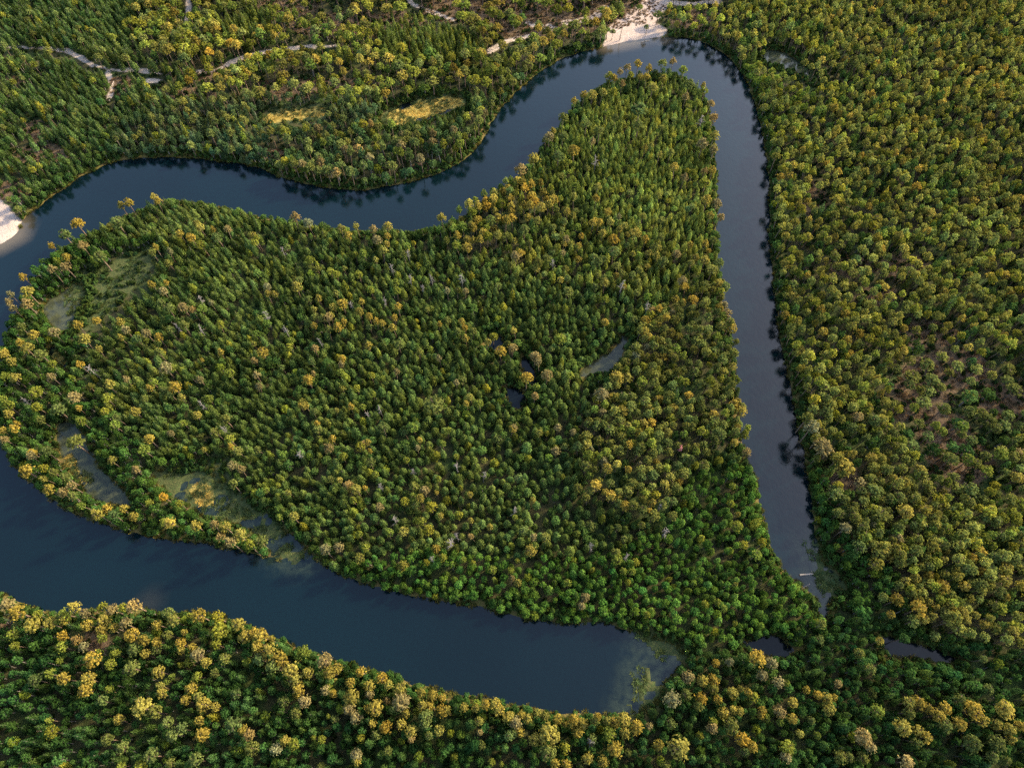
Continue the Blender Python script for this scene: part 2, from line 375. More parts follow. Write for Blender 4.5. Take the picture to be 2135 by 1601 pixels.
# water sheets: cells of a coarser grid that reach a little under the banks
def water_sheet(name, inside_d, mat, label, lift=0.0):
    st = 2
    sub = idx[::st, ::st]
    q = np.stack([sub[:-1, :-1], sub[:-1, 1:], sub[1:, 1:], sub[1:, :-1]], -1).reshape(-1, 4)
    q = q[inside_d[q].min(1) < 3.0]
    if not len(q): return None
    used, inv = np.unique(q, return_inverse=True)
    v = np.column_stack([gx[used], gy[used], np.full(len(used), WATER_Z + lift)])
    sh = np.zeros(len(used))
    for s in sands_g: sh = np.maximum(sh, np.clip(1 - sdist(gx[used], gy[used], s) / 7.0, 0, 1) * 0.8)
    weed = np.clip(0.5 - sdist(gx[used], gy[used], ponds_g['wet_inlet']) / 10, 0, 1) if name == 'river' else np.zeros(len(used))
    if name == 'river':
        for q in (3, 4, 6): weed = np.maximum(weed, np.clip(0.7 - sdist(gx[used], gy[used], grassy_g[q]) / 12, 0, 1))
    sh = np.maximum(sh, np.clip(1 - np.hypot(gx[used] - sl[0], gy[used] - sl[1]) / 6, 0, 1) * 0.12)
    o = bpy.data.objects.new(name, mesh_from(name, v, inv.reshape(-1, 4), [('shallow', 'FLOAT', sh), ('weed', 'FLOAT', weed)], mat))
    COL.objects.link(o); return tag(o, label, kind='structure', category='water')
sl = plan(310, 1255)
water_sheet('river', np.where(dr < 12, dr, 99), M_RIVER, 'dark blue river looping round the wooded peninsula')
POND_LABEL = {'dark_east': 'dark pond among green trees at the bottom right', 'creek_east': 'curved creek pool under dark banks at the right', 'algae': 'grey green pond with algae in the peninsula',
    'black': 'small black pool amid the young conifers', 'slit': 'narrow dark pool beside the black pool', 'round': 'tiny round pool west of the algae pond', 'west_marsh': 'grey marsh pool beside golden sedge at the left',
    'west_slit': 'narrow pool below the western marsh', 'west_lagoon': 'long lagoon with golden islets at the lower left', 'wet_inlet': 'green reedy inlet opening to the river', 'bog_pool': 'dark pool along the golden bog in the north',
    'north_east': 'pale grey pond in the upper right forest'}
for k, poly in ponds_g.items():
    if k == 'wet_inlet': continue
    d = sdist(gx, gy, poly)
    water_sheet('pond', d + 0.6, M_ALGAE if k in ('algae', 'west_marsh', 'wet_inlet', 'west_lagoon', 'north_east') else M_POND, POND_LABEL[k], 0.012)

# ------------------------------------------------------------------ tree shapes
class MB:
    def __init__(s): s.v, s.f, s.m, s.s = [], [], [], []
    def tri(s, a, b, c, mat=0, spray=0.5):
        i = len(s.v); s.v += [a, b, c]; s.s += [spray] * 3; s.f.append((i, i + 1, i + 2)); s.m.append(mat)
    def leaf(s, c, n, size, spray, mat=0, elong=1.0):
        """an irregular leafy spray: a bent four-cornered face facing n"""
        n = n.normalized()
        t = n.cross(Vector((random.uniform(-1, 1), random.uniform(-1, 1), random.uniform(-1, 1)))).normalized(); b = n.cross(t)
        i = len(s.v)
        for q, (ca, sa) in enumerate(((1, 0), (0, 1), (-1, 0), (0, -1))):
            r = size * random.uniform(0.7, 1.25)
            s.v.append(c + t * ca * r * elong + b * sa * r - n * size * (0.25 if q % 2 else -0.1))
        s.s += [spray] * 4; s.f += [(i, i + 1, i + 2), (i, i + 2, i + 3)]; s.m += [mat, mat]
    def tube(s, pts, rads, sides=6, mat=1):
        rings = []
        for k, (p, r) in enumerate(zip(pts, rads)):
            d = (pts[min(k + 1, len(pts) - 1)] - pts[max(k - 1, 0)]).normalized()
            a = d.orthogonal().normalized(); b = d.cross(a)
            i = len(s.v); rings.append(i)
            for q in range(sides):
                w = 2 * math.pi * q / sides
                s.v.append(p + (a * math.cos(w) + b * math.sin(w)) * r)
            s.s += [0.5] * sides
        for i, j in zip(rings, rings[1:]):
            for q in range(sides):
                q2 = (q + 1) % sides
                s.f += [(i + q, i + q2, j + q2), (i + q, j + q2, j + q)]; s.m += [mat, mat]
        i = len(s.v); s.v.append(pts[-1]); s.s.append(0.5)
        for q in range(sides): s.f.append((rings[-1] + q, rings[-1] + (q + 1) % sides, i)); s.m.append(mat)
    def mesh(s, name, mats):
        me = mesh_from(name, np.array([tuple(p) for p in s.v]), np.array(s.f), [('spray', 'FLOAT', s.s)], None, False)
        for m in mats: me.materials.append(m)
        me.polygons.foreach_set('material_index', np.array(s.m, np.int32)); me.update()
        return me
def rnd(a, b): return random.uniform(a, b)
def unit():
    while True:
        v = Vector((rnd(-1, 1), rnd(-1, 1), rnd(-1, 1)))
        if 0.05 < v.length < 1: return v.normalized()

def lump_crown(mb, cz, rx, rz, lumps, per, lump_r, leaf_size, flat_under=0.35, hollow=0.3, taper=0.25):
    """a crown of leafy clumps spread through an uneven dome"""
    off = Vector((rnd(-.08, .08) * rx, rnd(-.08, .08) * rx, 0))
    for k in range(lumps):
        d = unit()
        if d.z < -flat_under: d.z = -flat_under * rnd(0, 1); d.normalize()
        q = (k + 0.5) / lumps
        r = rnd(0.62, 0.88) if rnd(0, 1) > hollow else rnd(0.2, 0.6)
        tp = 1 - taper * max(0, d.z)
        c = Vector((d.x * rx * r * tp, d.y * rx * r * tp, cz + d.z * rz * r)) + off
        lr = lump_r * rnd(0.7, 1.25); tone = rnd(0, 1)
        for j in range(per):
            n = unit()
            n = (n + d * 0.55 + Vector((0, 0, 0.35))).normalized()
            p = c + n * lr * rnd(0.65, 1.05)
            nn = (n + unit() * 0.45).normalized()
            mb.leaf(p, nn, leaf_size * rnd(0.7, 1.2), min(1, max(0, tone * 0.55 + rnd(0, 0.45))))
def limbs(mb, z0, z1, reach, n, r0):
    for k in range(n):
        a = rnd(0, 6.28); z = rnd(z0, z1); L = reach * rnd(0.5, 1.0)
        p0 = Vector((0, 0, z)); p1 = p0 + Vector((math.cos(a) * L * .55, math.sin(a) * L * .55, L * 0.3)); p2 = p0 + Vector((math.cos(a) * L, math.sin(a) * L, L * 0.55))
        mb.tube([p0, p1, p2], [r0, r0 * .7, r0 * .25], 4, 0)

# every shape is modelled at height 10 and crown radius 1.8 so that a tree is that shape, scaled
def pine_shape(i):
    cr, tr = MB(), MB()
    lean = Vector((rnd(-.35, .35), rnd(-.35, .35), 0))
    cz = 7.5 + rnd(-.3, .2)
    lump_crown(cr, cz, 1.66, 2.3 + rnd(-.25, .35), 58 + random.randrange(12), 11, 0.31, 0.20, 0.4, 0.3, (0.22, 0.5)[i % 2])
    for k in range(26):                                             # ragged fringe of needle sprays
        d = unit(); d.z = abs(d.z) * 0.8 - 0.25
        cr.leaf(Vector((d.x * 1.85, d.y * 1.85, cz + d.z * 1.9)), (d + unit() * .8), 0.17, rnd(.3, 1), 0, 1.6)
    tr.tube([Vector((0, 0, -0.6)), Vector((0.05, 0, 3)), lean * .5 + Vector((0, 0, 6.2)), lean * .6 + Vector((0, 0, 9.2))], [0.19, 0.14, 0.10, 0.03], 7, 0)
    limbs(tr, 5.6, 8.4, 1.5, 7, 0.06)
    return cr, tr
def broad_shape(i):
    cr, tr = MB(), MB()
    cz = 6.6
    lump_crown(cr, cz, 1.6, 3.0 + rnd(-.4, .4), 60 + random.randrange(12), 11, 0.34, 0.20, 0.75)
    for k in range(20):
        d = unit(); d.z = abs(d.z) * 0.9 - 0.2
        cr.leaf(Vector((d.x * 1.75, d.y * 1.75, cz + d.z * 3.1)), (d + unit() * .7), 0.2, rnd(.3, 1))
    tr.tube([Vector((0, 0, -0.6)), Vector((0.1, 0.05, 3)), Vector((rnd(-.2, .2), 0, 7.5))], [0.2, 0.14, 0.05], 6, 0)
    limbs(tr, 3.0, 6.5, 1.5, 6, 0.06)
    return cr, tr
def conifer_shape(i):
    """young pine: whorls of upswept boughs round a pointed leader"""
    cr, tr = MB(), MB()
    layers = 9
    for L in range(layers):
        q = L / (layers - 1)
        z = 2.6 + 6.8 * q ** 0.85; rad = 1.8 * (1 - q ** 1.5) ** 0.75 + 0.12
        nb = max(4, int(10 * (1 - q) + 4)); a0 = rnd(0, 6.28)
        for b in range(nb):
            a = a0 + 6.283 * (b + rnd(-.3, .3)) / nb; rr = rad * rnd(0.72, 1.12); dirv = Vector((math.cos(a), math.sin(a), 0)); side = Vector((-dirv.y, dirv.x, 0))
            tone = rnd(0.1, 0.9)
            for t in ((0.45, 0.85) if q < 0.8 else (0.6,)):
                p = dirv * rr * t + Vector((0, 0, z + rr * 0.2 * t + rnd(-.2, .2)))
                n = (Vector((0, 0, 0.75)) + dirv * 0.75 + unit() * 0.4)
                w = 0.36 * (0.6 + 0.4 * (1 - q))
                cr.leaf(p, n, w * rnd(.8, 1.2), min(1, max(0, tone + 0.35 * (t - .65))), 0, 1.15)
                if t > 0.8: cr.leaf(p - Vector((0, 0, 0.25)) + side * rnd(-.2, .2), (dirv + Vector((0, 0, 0.1)) + unit() * .3), w * 0.9, max(0, tone - .3))
    for k in range(6): cr.leaf(Vector((rnd(-.08, .08), rnd(-.08, .08), 9.4 + k * 0.11)), unit() + Vector((0, 0, .5)), 0.15, rnd(.6, 1))
    tr.tube([Vector((0, 0, -0.6)), Vector((0, 0, 5)), Vector((0, 0, 9.6))], [0.16, 0.1, 0.03], 5, 0)
    return cr, tr
def bush_shape(i):
    cr = MB()
    lump_crown(cr, 0.55, 0.8, 0.6, 9, 12, 0.35, 0.2, 0.3)
    return cr, None
def tuft_shape(i):
    cr = MB()
    for k in range(22):
        a = rnd(0, 6.28); r = rnd(0, .4); L = rnd(.5, 1.0); p = Vector((math.cos(a) * r, math.sin(a) * r, 0)); t = Vector((math.cos(a) * .45 + rnd(-.3, .3), math.sin(a) * .45 + rnd(-.3, .3), L))
        w = Vector((-math.sin(a), math.cos(a), 0)) * 0.09
        cr.tri(p - w, p + w, p + t, 0, rnd(0, 1))
    return cr, None
def dead_shape(i):
    mb = MB()
    top = Vector((rnd(-.5, .5), rnd(-.5, .5), rnd(8.5, 10)))
    mb.tube([Vector((0, 0, -.6)), Vector((0, 0, 4)), top], [0.22, 0.16, 0.05], 6, 0)
    for k in range(18):
        z = rnd(4.6, 9.3); a = rnd(0, 6.28); L = rnd(0.9, 2.2) * (1.15 - z / 16)
        p0 = Vector((0, 0, z)) + top * 0.0; p1 = p0 + Vector((math.cos(a) * L * .6, math.sin(a) * L * .6, L * rnd(-.1, .35))); p2 = p1 + Vector((math.cos(a + rnd(-.6, .6)) * L * .5, math.sin(a) * L * .5, L * rnd(-.1, .3)))
        mb.tube([p0, p1, p2], [0.085, 0.06, 0.02], 4, 0)
        mb.tube([p1, p1 + Vector((math.cos(a + 1) * L * .4, math.sin(a + 1) * L * .4, .1))], [0.05, 0.015], 4, 0)
    return mb, None

NVAR = {'pine': 7, 'broad': 6, 'conifer': 6, 'bush': 3, 'tuft': 3}
SHAPES = {}
for kind, fn, leafm, barkm in (('pine', pine_shape, M_PINE, M_BARK), ('broad', broad_shape, M_LEAF, M_BARK2), ('conifer', conifer_shape, M_PINE, M_BARK2), ('bush', bush_shape, M_LEAF, None), ('tuft', tuft_shape, M_GRASS, None)):
    SHAPES[kind] = []
    for i in range(NVAR[kind]):
        cr, tr = fn(i)
        crown = cr.mesh(kind + '_crown', [leafm]); trunk = tr.mesh(kind + '_trunk', [barkm]) if tr else None
        if tr:                                                     # crown and trunk in one mesh for the mass of the forest
            n = len(cr.v); cr.v += tr.v; cr.s += tr.s; cr.f += [tuple(a + n for a in f) for f in tr.f]; cr.m += [1] * len(tr.m)
        whole = cr.mesh(kind + '_whole', [leafm, barkm] if tr else [leafm])
        SHAPES[kind].append((crown, trunk, whole))
DEAD = [dead_shape(i)[0].mesh('dead_tree', [M_DEAD]) for i in range(4)]

# ------------------------------------------------------------------ where the trees stand
TINT = {'g': (0.262, 0.210, 0.040), 'p': (0.225, 0.178, 0.068), 'o': (0.118, 0.136, 0.034), 'y': (0.172, 0.188, 0.028),
        'k': (0.52, 0.22, 0.20), 'n': (0.050, 0.100, 0.024)}
# pines picked out one by one in the photograph: origin of the enlarged view, then x, y, width (enlarged 3.953 times) and colour
TRACED = [((0, 400), """1270 40 60 g 1285 80 60 g 985 100 60 g 1060 95 70 g 630 255 100 g 530 350 90 o 670 440 80 p 430 440 50 g 535 540 70 g 540 610 80 p 430 650 70 p 185 690 60 g 215 815 100 g 85 850 55 p
70 920 60 p 100 950 60 p 215 920 90 p 440 1165 85 p 230 1190 80 g 625 1095 75 g 785 1045 65 g 690 1210 90 g 980 1065 65 g 1040 1135 65 p 985 1180 50 g 1210 1155 70 p 1285 1175 70 g 1340 910 65 o 1390 965 70 o
1405 1135 60 o 1510 1095 70 o 1510 950 80 p 1585 975 55 p 1650 965 75 y 1735 910 45 p 1265 770 60 g 1370 755 40 g 1345 820 65 p 1490 340 60 g 1615 250 60 g 1655 290 70 g 1590 385 70 g 1670 430 75 y 1745 310 45 g
1865 310 60 p 1800 365 80 o 2100 360 60 g 2115 400 60 y 1390 500 45 p 1390 570 60 o 1290 465 50 g 1250 490 60 o 825 530 100 o 960 240 110 o 160 1240 60 g 215 1290 100 g 20 1335 80 g 95 1385 70 g 330 1340 100 o
170 1110 70 o 665 1425 60 g 430 1530 60 p 1360 1445 100 p 1425 1440 60 y 1310 1320 70 o 1885 1490 80 y 1650 1535 60 p 1805 1315 50 g 1640 1370 35 g 2090 1365 55 p 1795 1090 70 y 20 1520 70 y 110 1530 80 g
1255 1565 70 y 795 1300 55 g 1120 1200 70 o 1040 1550 50 p"""),
((530, 400), """325 220 80 p 450 250 80 p 710 310 70 g 780 345 65 g 850 285 50 g 970 300 65 p 1090 280 70 g 1100 360 50 g 1000 385 80 p 1085 420 50 g 1050 495 75 g 1005 545 45 g 1240 530 50 o 465 540 70 y 605 380 40 y
25 385 50 y 825 510 50 y 910 500 60 y 620 660 60 y 670 670 60 y 860 670 60 y 1255 435 50 y 1320 415 40 y 1340 605 50 y 1165 815 70 y 955 800 50 y 1160 750 60 y 95 740 60 p 340 770 90 g 105 840 60 g 165 830 50 g
530 870 55 g 670 830 50 g 725 920 90 g 655 935 60 g 880 905 50 g 500 965 50 g 550 1020 70 g 590 1045 70 p 620 1015 50 g 865 990 70 g 945 1020 60 g 1005 1070 55 g 1060 1085 55 g 680 1110 75 g 740 1085 50 g
480 1090 50 g 605 1145 55 o 715 1040 60 o 1185 960 60 g 1150 1040 50 g 1155 1120 65 g 60 1310 90 g 940 1270 60 g 690 1375 60 g 710 1430 50 p 720 1475 60 y 815 1395 40 y 470 1400 60 o 485 1490 40 p 440 1540 90 g
300 1205 60 y 310 1270 60 y 1350 1325 55 o 1190 1250 70 o 1700 1065 50 g 1745 1110 55 g 1800 1140 60 o 1740 1190 60 g 1700 1150 50 g 1970 1165 70 y 1910 1235 60 g 2030 1310 90 g 2115 1290 60 g 1735 820 50 p
1590 825 50 p 970 1525 60 y 1055 1530 50 y 1165 1510 50 p 1530 1370 45 p 1660 1565 50 p 490 1290 60 p 25 1510 60 p 1510 1105 40 g"""),
((0, 800), """1430 20 100 g 895 20 80 g 1240 10 60 g 285 65 110 y 300 180 80 y 600 105 100 p 640 190 50 g 465 200 110 o 885 130 90 y 875 220 60 y 65 190 90 y 15 120 60 y 65 260 70 g 120 370 70 g 155 320 40 g 20 385 60 g
45 445 60 p 680 320 80 y 950 335 80 y 960 265 70 o 1110 225 80 g 1600 255 70 g 1485 120 55 g 1410 80 60 o 1400 405 55 p 1525 330 60 y 1720 120 70 y 1790 390 80 o 1860 290 90 o 1910 460 80 y 1895 530 50 g
1975 545 70 g 1665 540 40 g 1215 560 90 y 1250 470 80 g 320 280 70 o 255 560 70 g 255 600 70 p 370 550 90 o 220 715 110 g 370 700 70 y 380 765 50 g 430 720 70 o 540 760 80 o 405 870 90 g 490 900 80 p 590 835 70 p
600 930 70 o 690 990 60 y 800 1070 80 g 870 1010 80 g 985 1020 70 g 940 1090 80 o 1070 1080 70 g 930 640 70 g 1115 705 60 p 1405 1125 90 g 1345 920 70 g 1480 980 60 y 1915 670 75 p 1985 715 65 p 1610 1160 90 g
1750 1170 70 p 1855 1180 90 g 1830 1250 70 p 1890 1290 80 p 1980 1250 110 g 2050 1330 70 y 2100 20 50 p 1920 830 80 o 600 470 130 o 40 560 0 g"""),
((530, 800), """375 175 40 g 435 175 60 g 480 230 55 o 655 220 40 g 795 210 50 g 900 190 50 y 975 100 45 y 20 25 50 p 850 40 60 y 1785 110 60 g 1755 155 50 g 1860 165 70 y 1480 170 160 o 1065 370 90 o 1305 340 90 y
650 450 60 g 605 510 80 p 550 465 45 y 880 520 80 y 900 490 50 p 940 480 50 g 970 560 35 g 735 600 70 y 955 655 75 o 1025 740 50 y 1265 645 50 y 720 780 50 g 770 820 80 p 780 870 50 g 850 870 80 g 920 860 40 g
820 960 60 y 515 330 45 g 1350 455 45 g 1345 545 45 p 1560 495 55 y 1665 590 50 y 1515 790 50 y 1700 850 45 y 1505 890 35 g 1795 905 50 g 1340 910 60 y 1405 905 80 p 1370 960 70 g 1240 970 70 y 1460 1010 90 y
1375 1115 70 y 1450 1215 90 y 1215 1200 75 g 1100 1240 65 y 860 1235 60 y 325 1090 80 g 100 870 50 y 205 925 40 y 180 830 40 y 285 875 50 g 1525 1105 45 g 1790 1135 45 g 1950 1180 50 g 1815 1255 45 p 940 1330 65 y
595 1370 90 p 670 1340 80 p 860 1420 85 o 1205 1500 90 o 1510 1360 70 g 1560 1440 65 y 1415 1460 50 y 2120 370 60 g 1590 385 50 y 1680 1090 70 y 515 1150 50 y 200 1100 50 y 1040 1000 70 p 2105 1555 50 y
1960 1530 70 y 1730 1450 50 y 1820 1470 40 y 40 1290 110 o"""),
((1060, 800), """770 90 120 p 845 105 60 g 780 235 70 p 930 210 90 g 660 300 70 o 1115 330 90 g 985 335 70 g 860 325 60 o 590 435 60 g 660 490 80 g 580 520 80 o 690 535 45 p 720 570 50 y 1405 540 42 k 1545 560 60 y
1510 640 70 o 1600 660 80 o 640 670 90 o 705 640 60 y 780 660 70 p 1080 665 50 p 1215 655 50 g 1190 750 90 o 820 865 60 g 880 920 80 g 580 850 80 o 660 880 70 o 660 950 60 o 965 1010 85 g 1090 1035 85 o
1200 1080 100 o 1370 970 70 o 1365 1100 80 o 1375 750 70 o 1640 425 70 y 1760 415 80 o 1865 470 60 g 1960 540 70 p 1895 370 60 g 1920 220 90 g 1840 160 80 g 1845 970 60 y 1880 1075 40 g 1890 1170 90 y 215 105 60 p
395 550 75 p 525 400 50 p 400 355 60 p 40 360 60 p 265 385 50 g 320 400 40 y 450 770 40 y 190 940 50 g 60 1100 45 y 220 1260 60 p 310 1255 80 g 185 1375 95 g 890 1470 90 y 1060 1470 60 y 975 1290 55 o
1100 1170 60 o 895 1190 60 o 900 1400 80 o 1015 1540 60 y 960 1530 60 y 1960 1330 70 y 2075 1320 70 y 2040 1410 80 y 1840 840 50 y 215 20 60 y 75 1450 40 y"""),
((1060, 400), """720 65 60 g 1640 65 75 g 1735 80 80 p 1725 215 60 p 1665 190 60 g 220 80 80 g 370 70 90 g 480 165 60 g 530 190 50 g 825 165 60 g 850 250 60 g 915 210 40 p 945 270 60 g 920 300 50 g 690 260 70 g 735 250 60 g
780 330 65 g 1045 330 100 g 1130 390 55 g 870 380 90 g 1110 190 60 o 1260 370 60 o 1200 450 60 o 1230 510 60 g 1270 570 80 o 1540 530 55 g 1520 580 60 g 1620 435 55 g 1625 555 70 g 1680 640 90 g 1730 600 80 o
1710 380 60 o 1490 420 50 g 1390 500 70 p 870 490 90 o 730 570 70 o 190 430 55 o 475 390 55 p 450 510 40 p 560 440 50 g 130 320 90 o 235 230 60 g 375 290 50 o 440 260 50 o 60 535 80 p 265 600 80 o 330 560 70 o
475 820 80 o 795 880 60 y 800 740 70 g 790 690 60 o 710 770 50 o 790 1050 60 g 65 1150 50 g 30 1280 70 p 220 1345 90 p 260 1410 60 p 320 1510 90 p 150 1530 100 g 510 1520 60 y 420 1200 90 y 1195 975 55 p 1380 935 70 g
1340 985 60 p 1235 1100 70 g 1150 1190 80 g 1270 1225 80 g 1140 1280 70 p 1030 1340 80 p 890 1525 110 g 960 1500 60 g 1740 745 70 g 1740 820 80 y 1800 930 60 p 1825 1010 80 p 1840 1130 80 g 1745 1110 80 g
1480 770 70 g 1440 735 80 p"""),
((1060, 0), """1360 510 55 p 1450 575 70 y 1265 525 70 g 1280 640 60 g 1170 560 60 g 1070 530 65 g 975 570 60 p 1020 615 55 y 1080 640 50 g 1140 640 60 g 925 600 50 p 840 630 80 y 875 640 60 g 930 700 50 p 860 745 70 y
690 770 80 g 760 760 70 g 620 780 60 g 545 830 50 g 1490 690 90 o 1620 750 70 y 1590 700 40 g 1460 790 60 p 1555 850 60 y 1665 850 60 p 1690 975 70 p 1475 925 60 y 1690 1115 80 g 1705 1200 70 g 1690 1250 60 p
1600 1190 90 p 1240 1285 50 g 1335 1255 60 g 1365 1310 40 y 1385 1390 70 g 1450 1460 60 p 1630 1510 90 y 1615 1420 60 p 1690 1400 60 g 1520 1410 60 y 1130 1215 45 g 1170 1200 40 g 690 1180 50 p 540 1235 100 g
410 1280 100 o 450 1115 80 o 330 1130 80 p 370 1085 50 g 210 1310 100 g 100 1390 100 p 440 970 80 o 1070 1040 90 o 1080 900 130 o 800 920 60 y 640 1020 80 o 750 1080 80 o 1190 920 40 y 880 970 60 o 1190 720 80 g
540 1540 80 y 140 1540 80 y 730 1540 60 g 1145 215 45 o 860 265 45 o 815 250 70 o 1240 120 80 o 1080 60 60 y 780 80 90 y 640 110 70 y 500 60 80 y 1350 130 60 o"""),
((0, 1200), """1100 245 110 p 50 240 110 p 140 300 130 g 300 320 70 y 560 305 110 y 610 255 80 g 690 315 80 p 840 265 80 y 925 280 90 p 1000 265 70 y 270 400 120 g 400 390 100 g 515 385 80 g 730 400 90 g 850 360 110 g 830 430 90 g
1030 400 90 p 930 420 70 g 1290 390 80 g 1390 310 90 o 1430 370 100 g 1540 320 50 y 1640 325 110 g 1790 340 100 y 1800 450 140 y 1960 400 100 g 2010 490 110 g 2100 470 90 g 2110 600 80 g 1090 490 110 g 840 530 80 y
1190 530 90 g 1310 525 80 g 110 490 90 y 140 560 70 y 535 490 80 g 640 530 80 p 690 600 80 p 520 590 90 y 760 690 130 g 930 640 80 y 920 740 80 y 1190 650 70 g 1500 440 50 g 1490 570 80 g 1570 580 70 g 1630 650 110 p
1400 480 70 o 1450 640 60 g 1730 710 80 g 1830 700 90 o 1780 560 80 y 1560 720 80 y 1490 750 50 y 1310 790 100 g 1620 810 80 y 530 845 100 g 440 810 80 y 730 850 110 g 700 940 110 g 1080 760 120 o 1100 610 100 o
1360 860 50 y 1420 825 50 y 1325 915 60 g 1345 990 80 g 1570 920 90 g 1520 1030 80 g 1650 990 70 g 1680 1060 110 g 1770 1080 70 g 1165 1085 150 g 1270 1120 110 o 960 1200 80 g 1385 1210 90 o 1430 1310 110 o
1500 1260 90 o 1670 1300 110 g 1640 1185 80 g 1930 1220 130 o 2010 1260 80 g 2050 1310 90 p 2075 1420 110 o 420 1285 100 y 420 1190 45 y 890 1350 90 o 1010 1410 100 o 1150 1530 90 y 1250 1480 110 o 1610 1520 110 o
1400 1540 80 o 295 860 100 o 840 1030 80 o 485 710 50 y 900 960 60 y 990 1560 70 y"""),
((530, 1200), """50 490 120 g 150 540 50 g 30 620 70 g 120 620 130 g 215 690 120 g 40 680 100 o 300 780 130 g 150 750 110 o 330 880 110 g 370 940 100 g 240 1030 90 o 415 1030 100 p 400 630 110 y 575 690 120 p 630 795 120 g
710 765 80 g 455 795 90 g 890 790 80 g 1050 840 90 g 945 910 90 g 940 980 70 p 760 920 80 g 590 950 80 p 630 985 60 g 800 1010 130 g 780 1095 100 p 840 1160 100 p 1110 910 80 g 1200 930 100 g 1345 970 80 g
1210 1030 140 p 1090 1030 60 p 1000 1090 120 g 930 1090 60 g 1260 1120 70 g 1160 1080 80 o 1480 1000 90 g 1570 1000 60 g 1390 1070 90 g 1470 1080 80 g 1545 1110 100 g 1610 1130 70 g 1420 1160 110 o 1705 1095 70 g
1820 1080 70 g 1900 1070 80 g 1985 1050 90 g 2020 1120 90 g 1845 1200 70 g 2110 1160 90 g 2120 1310 80 o 1220 1210 80 g 1290 1280 100 g 1300 1340 60 p 1410 1210 100 o 1530 1280 80 g 1440 1330 70 o 1080 1250 100 g
990 1200 70 g 1000 1330 80 o 340 1380 90 y 250 1370 80 g 180 1430 90 p 330 1140 90 o 600 1160 40 y 570 1330 60 y 490 1345 40 y 880 1330 70 y 840 1470 90 p 830 1530 70 g 1090 1420 70 o 1870 1300 50 p 1960 1540 60 y
2040 1550 40 y 1870 1400 70 o"""),
((1060, 1200), """20 1150 70 g 110 1140 70 g 60 1210 100 p 170 1160 80 g 240 1130 70 g 320 1180 70 g 400 1180 80 g 470 1220 50 g 540 1200 100 g 610 1210 90 g 570 1260 90 g 730 1150 60 g 720 1210 80 o 800 1190 70 g 850 1180 90 g
950 1190 110 g 1060 1250 110 g 960 1280 90 g 830 1300 110 y 1150 1240 60 p 340 1310 160 g 220 1350 100 g 330 1450 130 o 460 1415 90 y 60 1300 70 o 110 1310 70 g 880 1430 120 g 1235 1400 90 g 1400 1420 170 g
660 1510 90 g 780 1530 90 g 380 1550 80 g 490 1555 80 g 1350 1010 130 p 1470 980 90 o 1590 1010 100 g 1570 1060 80 o 1480 835 100 p 1600 860 90 g 1700 850 90 g 1710 720 60 g 1790 725 65 p 2050 680 130 g 1690 950 80 o
1720 1030 70 g 1870 985 90 g 1910 930 50 g 1980 940 60 g 2020 1010 80 y 1780 1120 90 g 1850 1120 70 g 1910 1100 70 g 1835 1230 120 o 1710 1200 70 y 2090 1130 70 g 2100 1170 60 g 1370 1200 80 o 1570 1300 60 y
1680 1270 90 p 1930 1340 110 g 2000 1390 90 g 1315 1560 80 o 2080 830 90 p 20 40 50 p 85 45 60 g 500 65 60 y 600 190 70 p 640 185 40 p 600 250 60 p 1140 320 60 y 1640 220 60 y 1720 225 50 y 1780 280 60 y
1860 60 35 g 1870 380 40 y 985 45 50 y"""),
((1595, 1200), """1460 90 110 g 1150 55 70 g 1255 90 60 o 1230 20 80 g 1110 80 80 o 1630 60 80 g 1780 80 110 o 1885 70 60 o 1950 130 110 o 1975 170 60 g 1225 165 80 o 1350 210 60 g 1260 270 130 g 1400 250 60 g 1500 255 90 g
1480 310 90 g 1370 330 80 g 1330 365 70 g 1640 280 90 g 1650 355 90 g 1740 340 60 g 1800 380 70 g 1870 225 80 o 2035 465 90 g 2110 510 50 y 955 540 60 g 1145 505 80 n 845 760 80 o 790 650 80 o 460 420 80 o 45 730 90 p
130 860 90 p 180 910 50 y 615 910 60 p 340 960 60 g 435 985 70 g 510 1010 90 g 580 1010 60 g 525 1100 100 g 250 1070 80 g 130 1125 90 p 235 1175 80 g 145 1205 60 y 365 1190 60 o 285 1270 60 g 25 1190 60 y
925 1115 100 y 1180 1045 90 g 1270 1050 110 g 1350 1080 80 g 1170 1120 90 o 1480 1090 100 g 1420 1150 100 g 1610 1030 100 o 1720 1110 140 g 1750 1200 90 g 1595 1220 110 g 1480 1230 110 o 1130 1250 130 g
1260 1265 90 g 1320 1330 90 g 1230 1330 80 o 1980 1100 140 g 1900 1195 90 g 2000 1270 90 g 2100 1220 80 g 1920 1380 130 o 2020 1350 70 g 1710 1390 140 o 810 1330 130 p 880 1410 90 p 1160 1530 110 p 180 1410 110 y
170 1500 90 p 625 1490 100 o 1870 1480 90 o 1960 1530 70 o 430 1310 60 y"""),
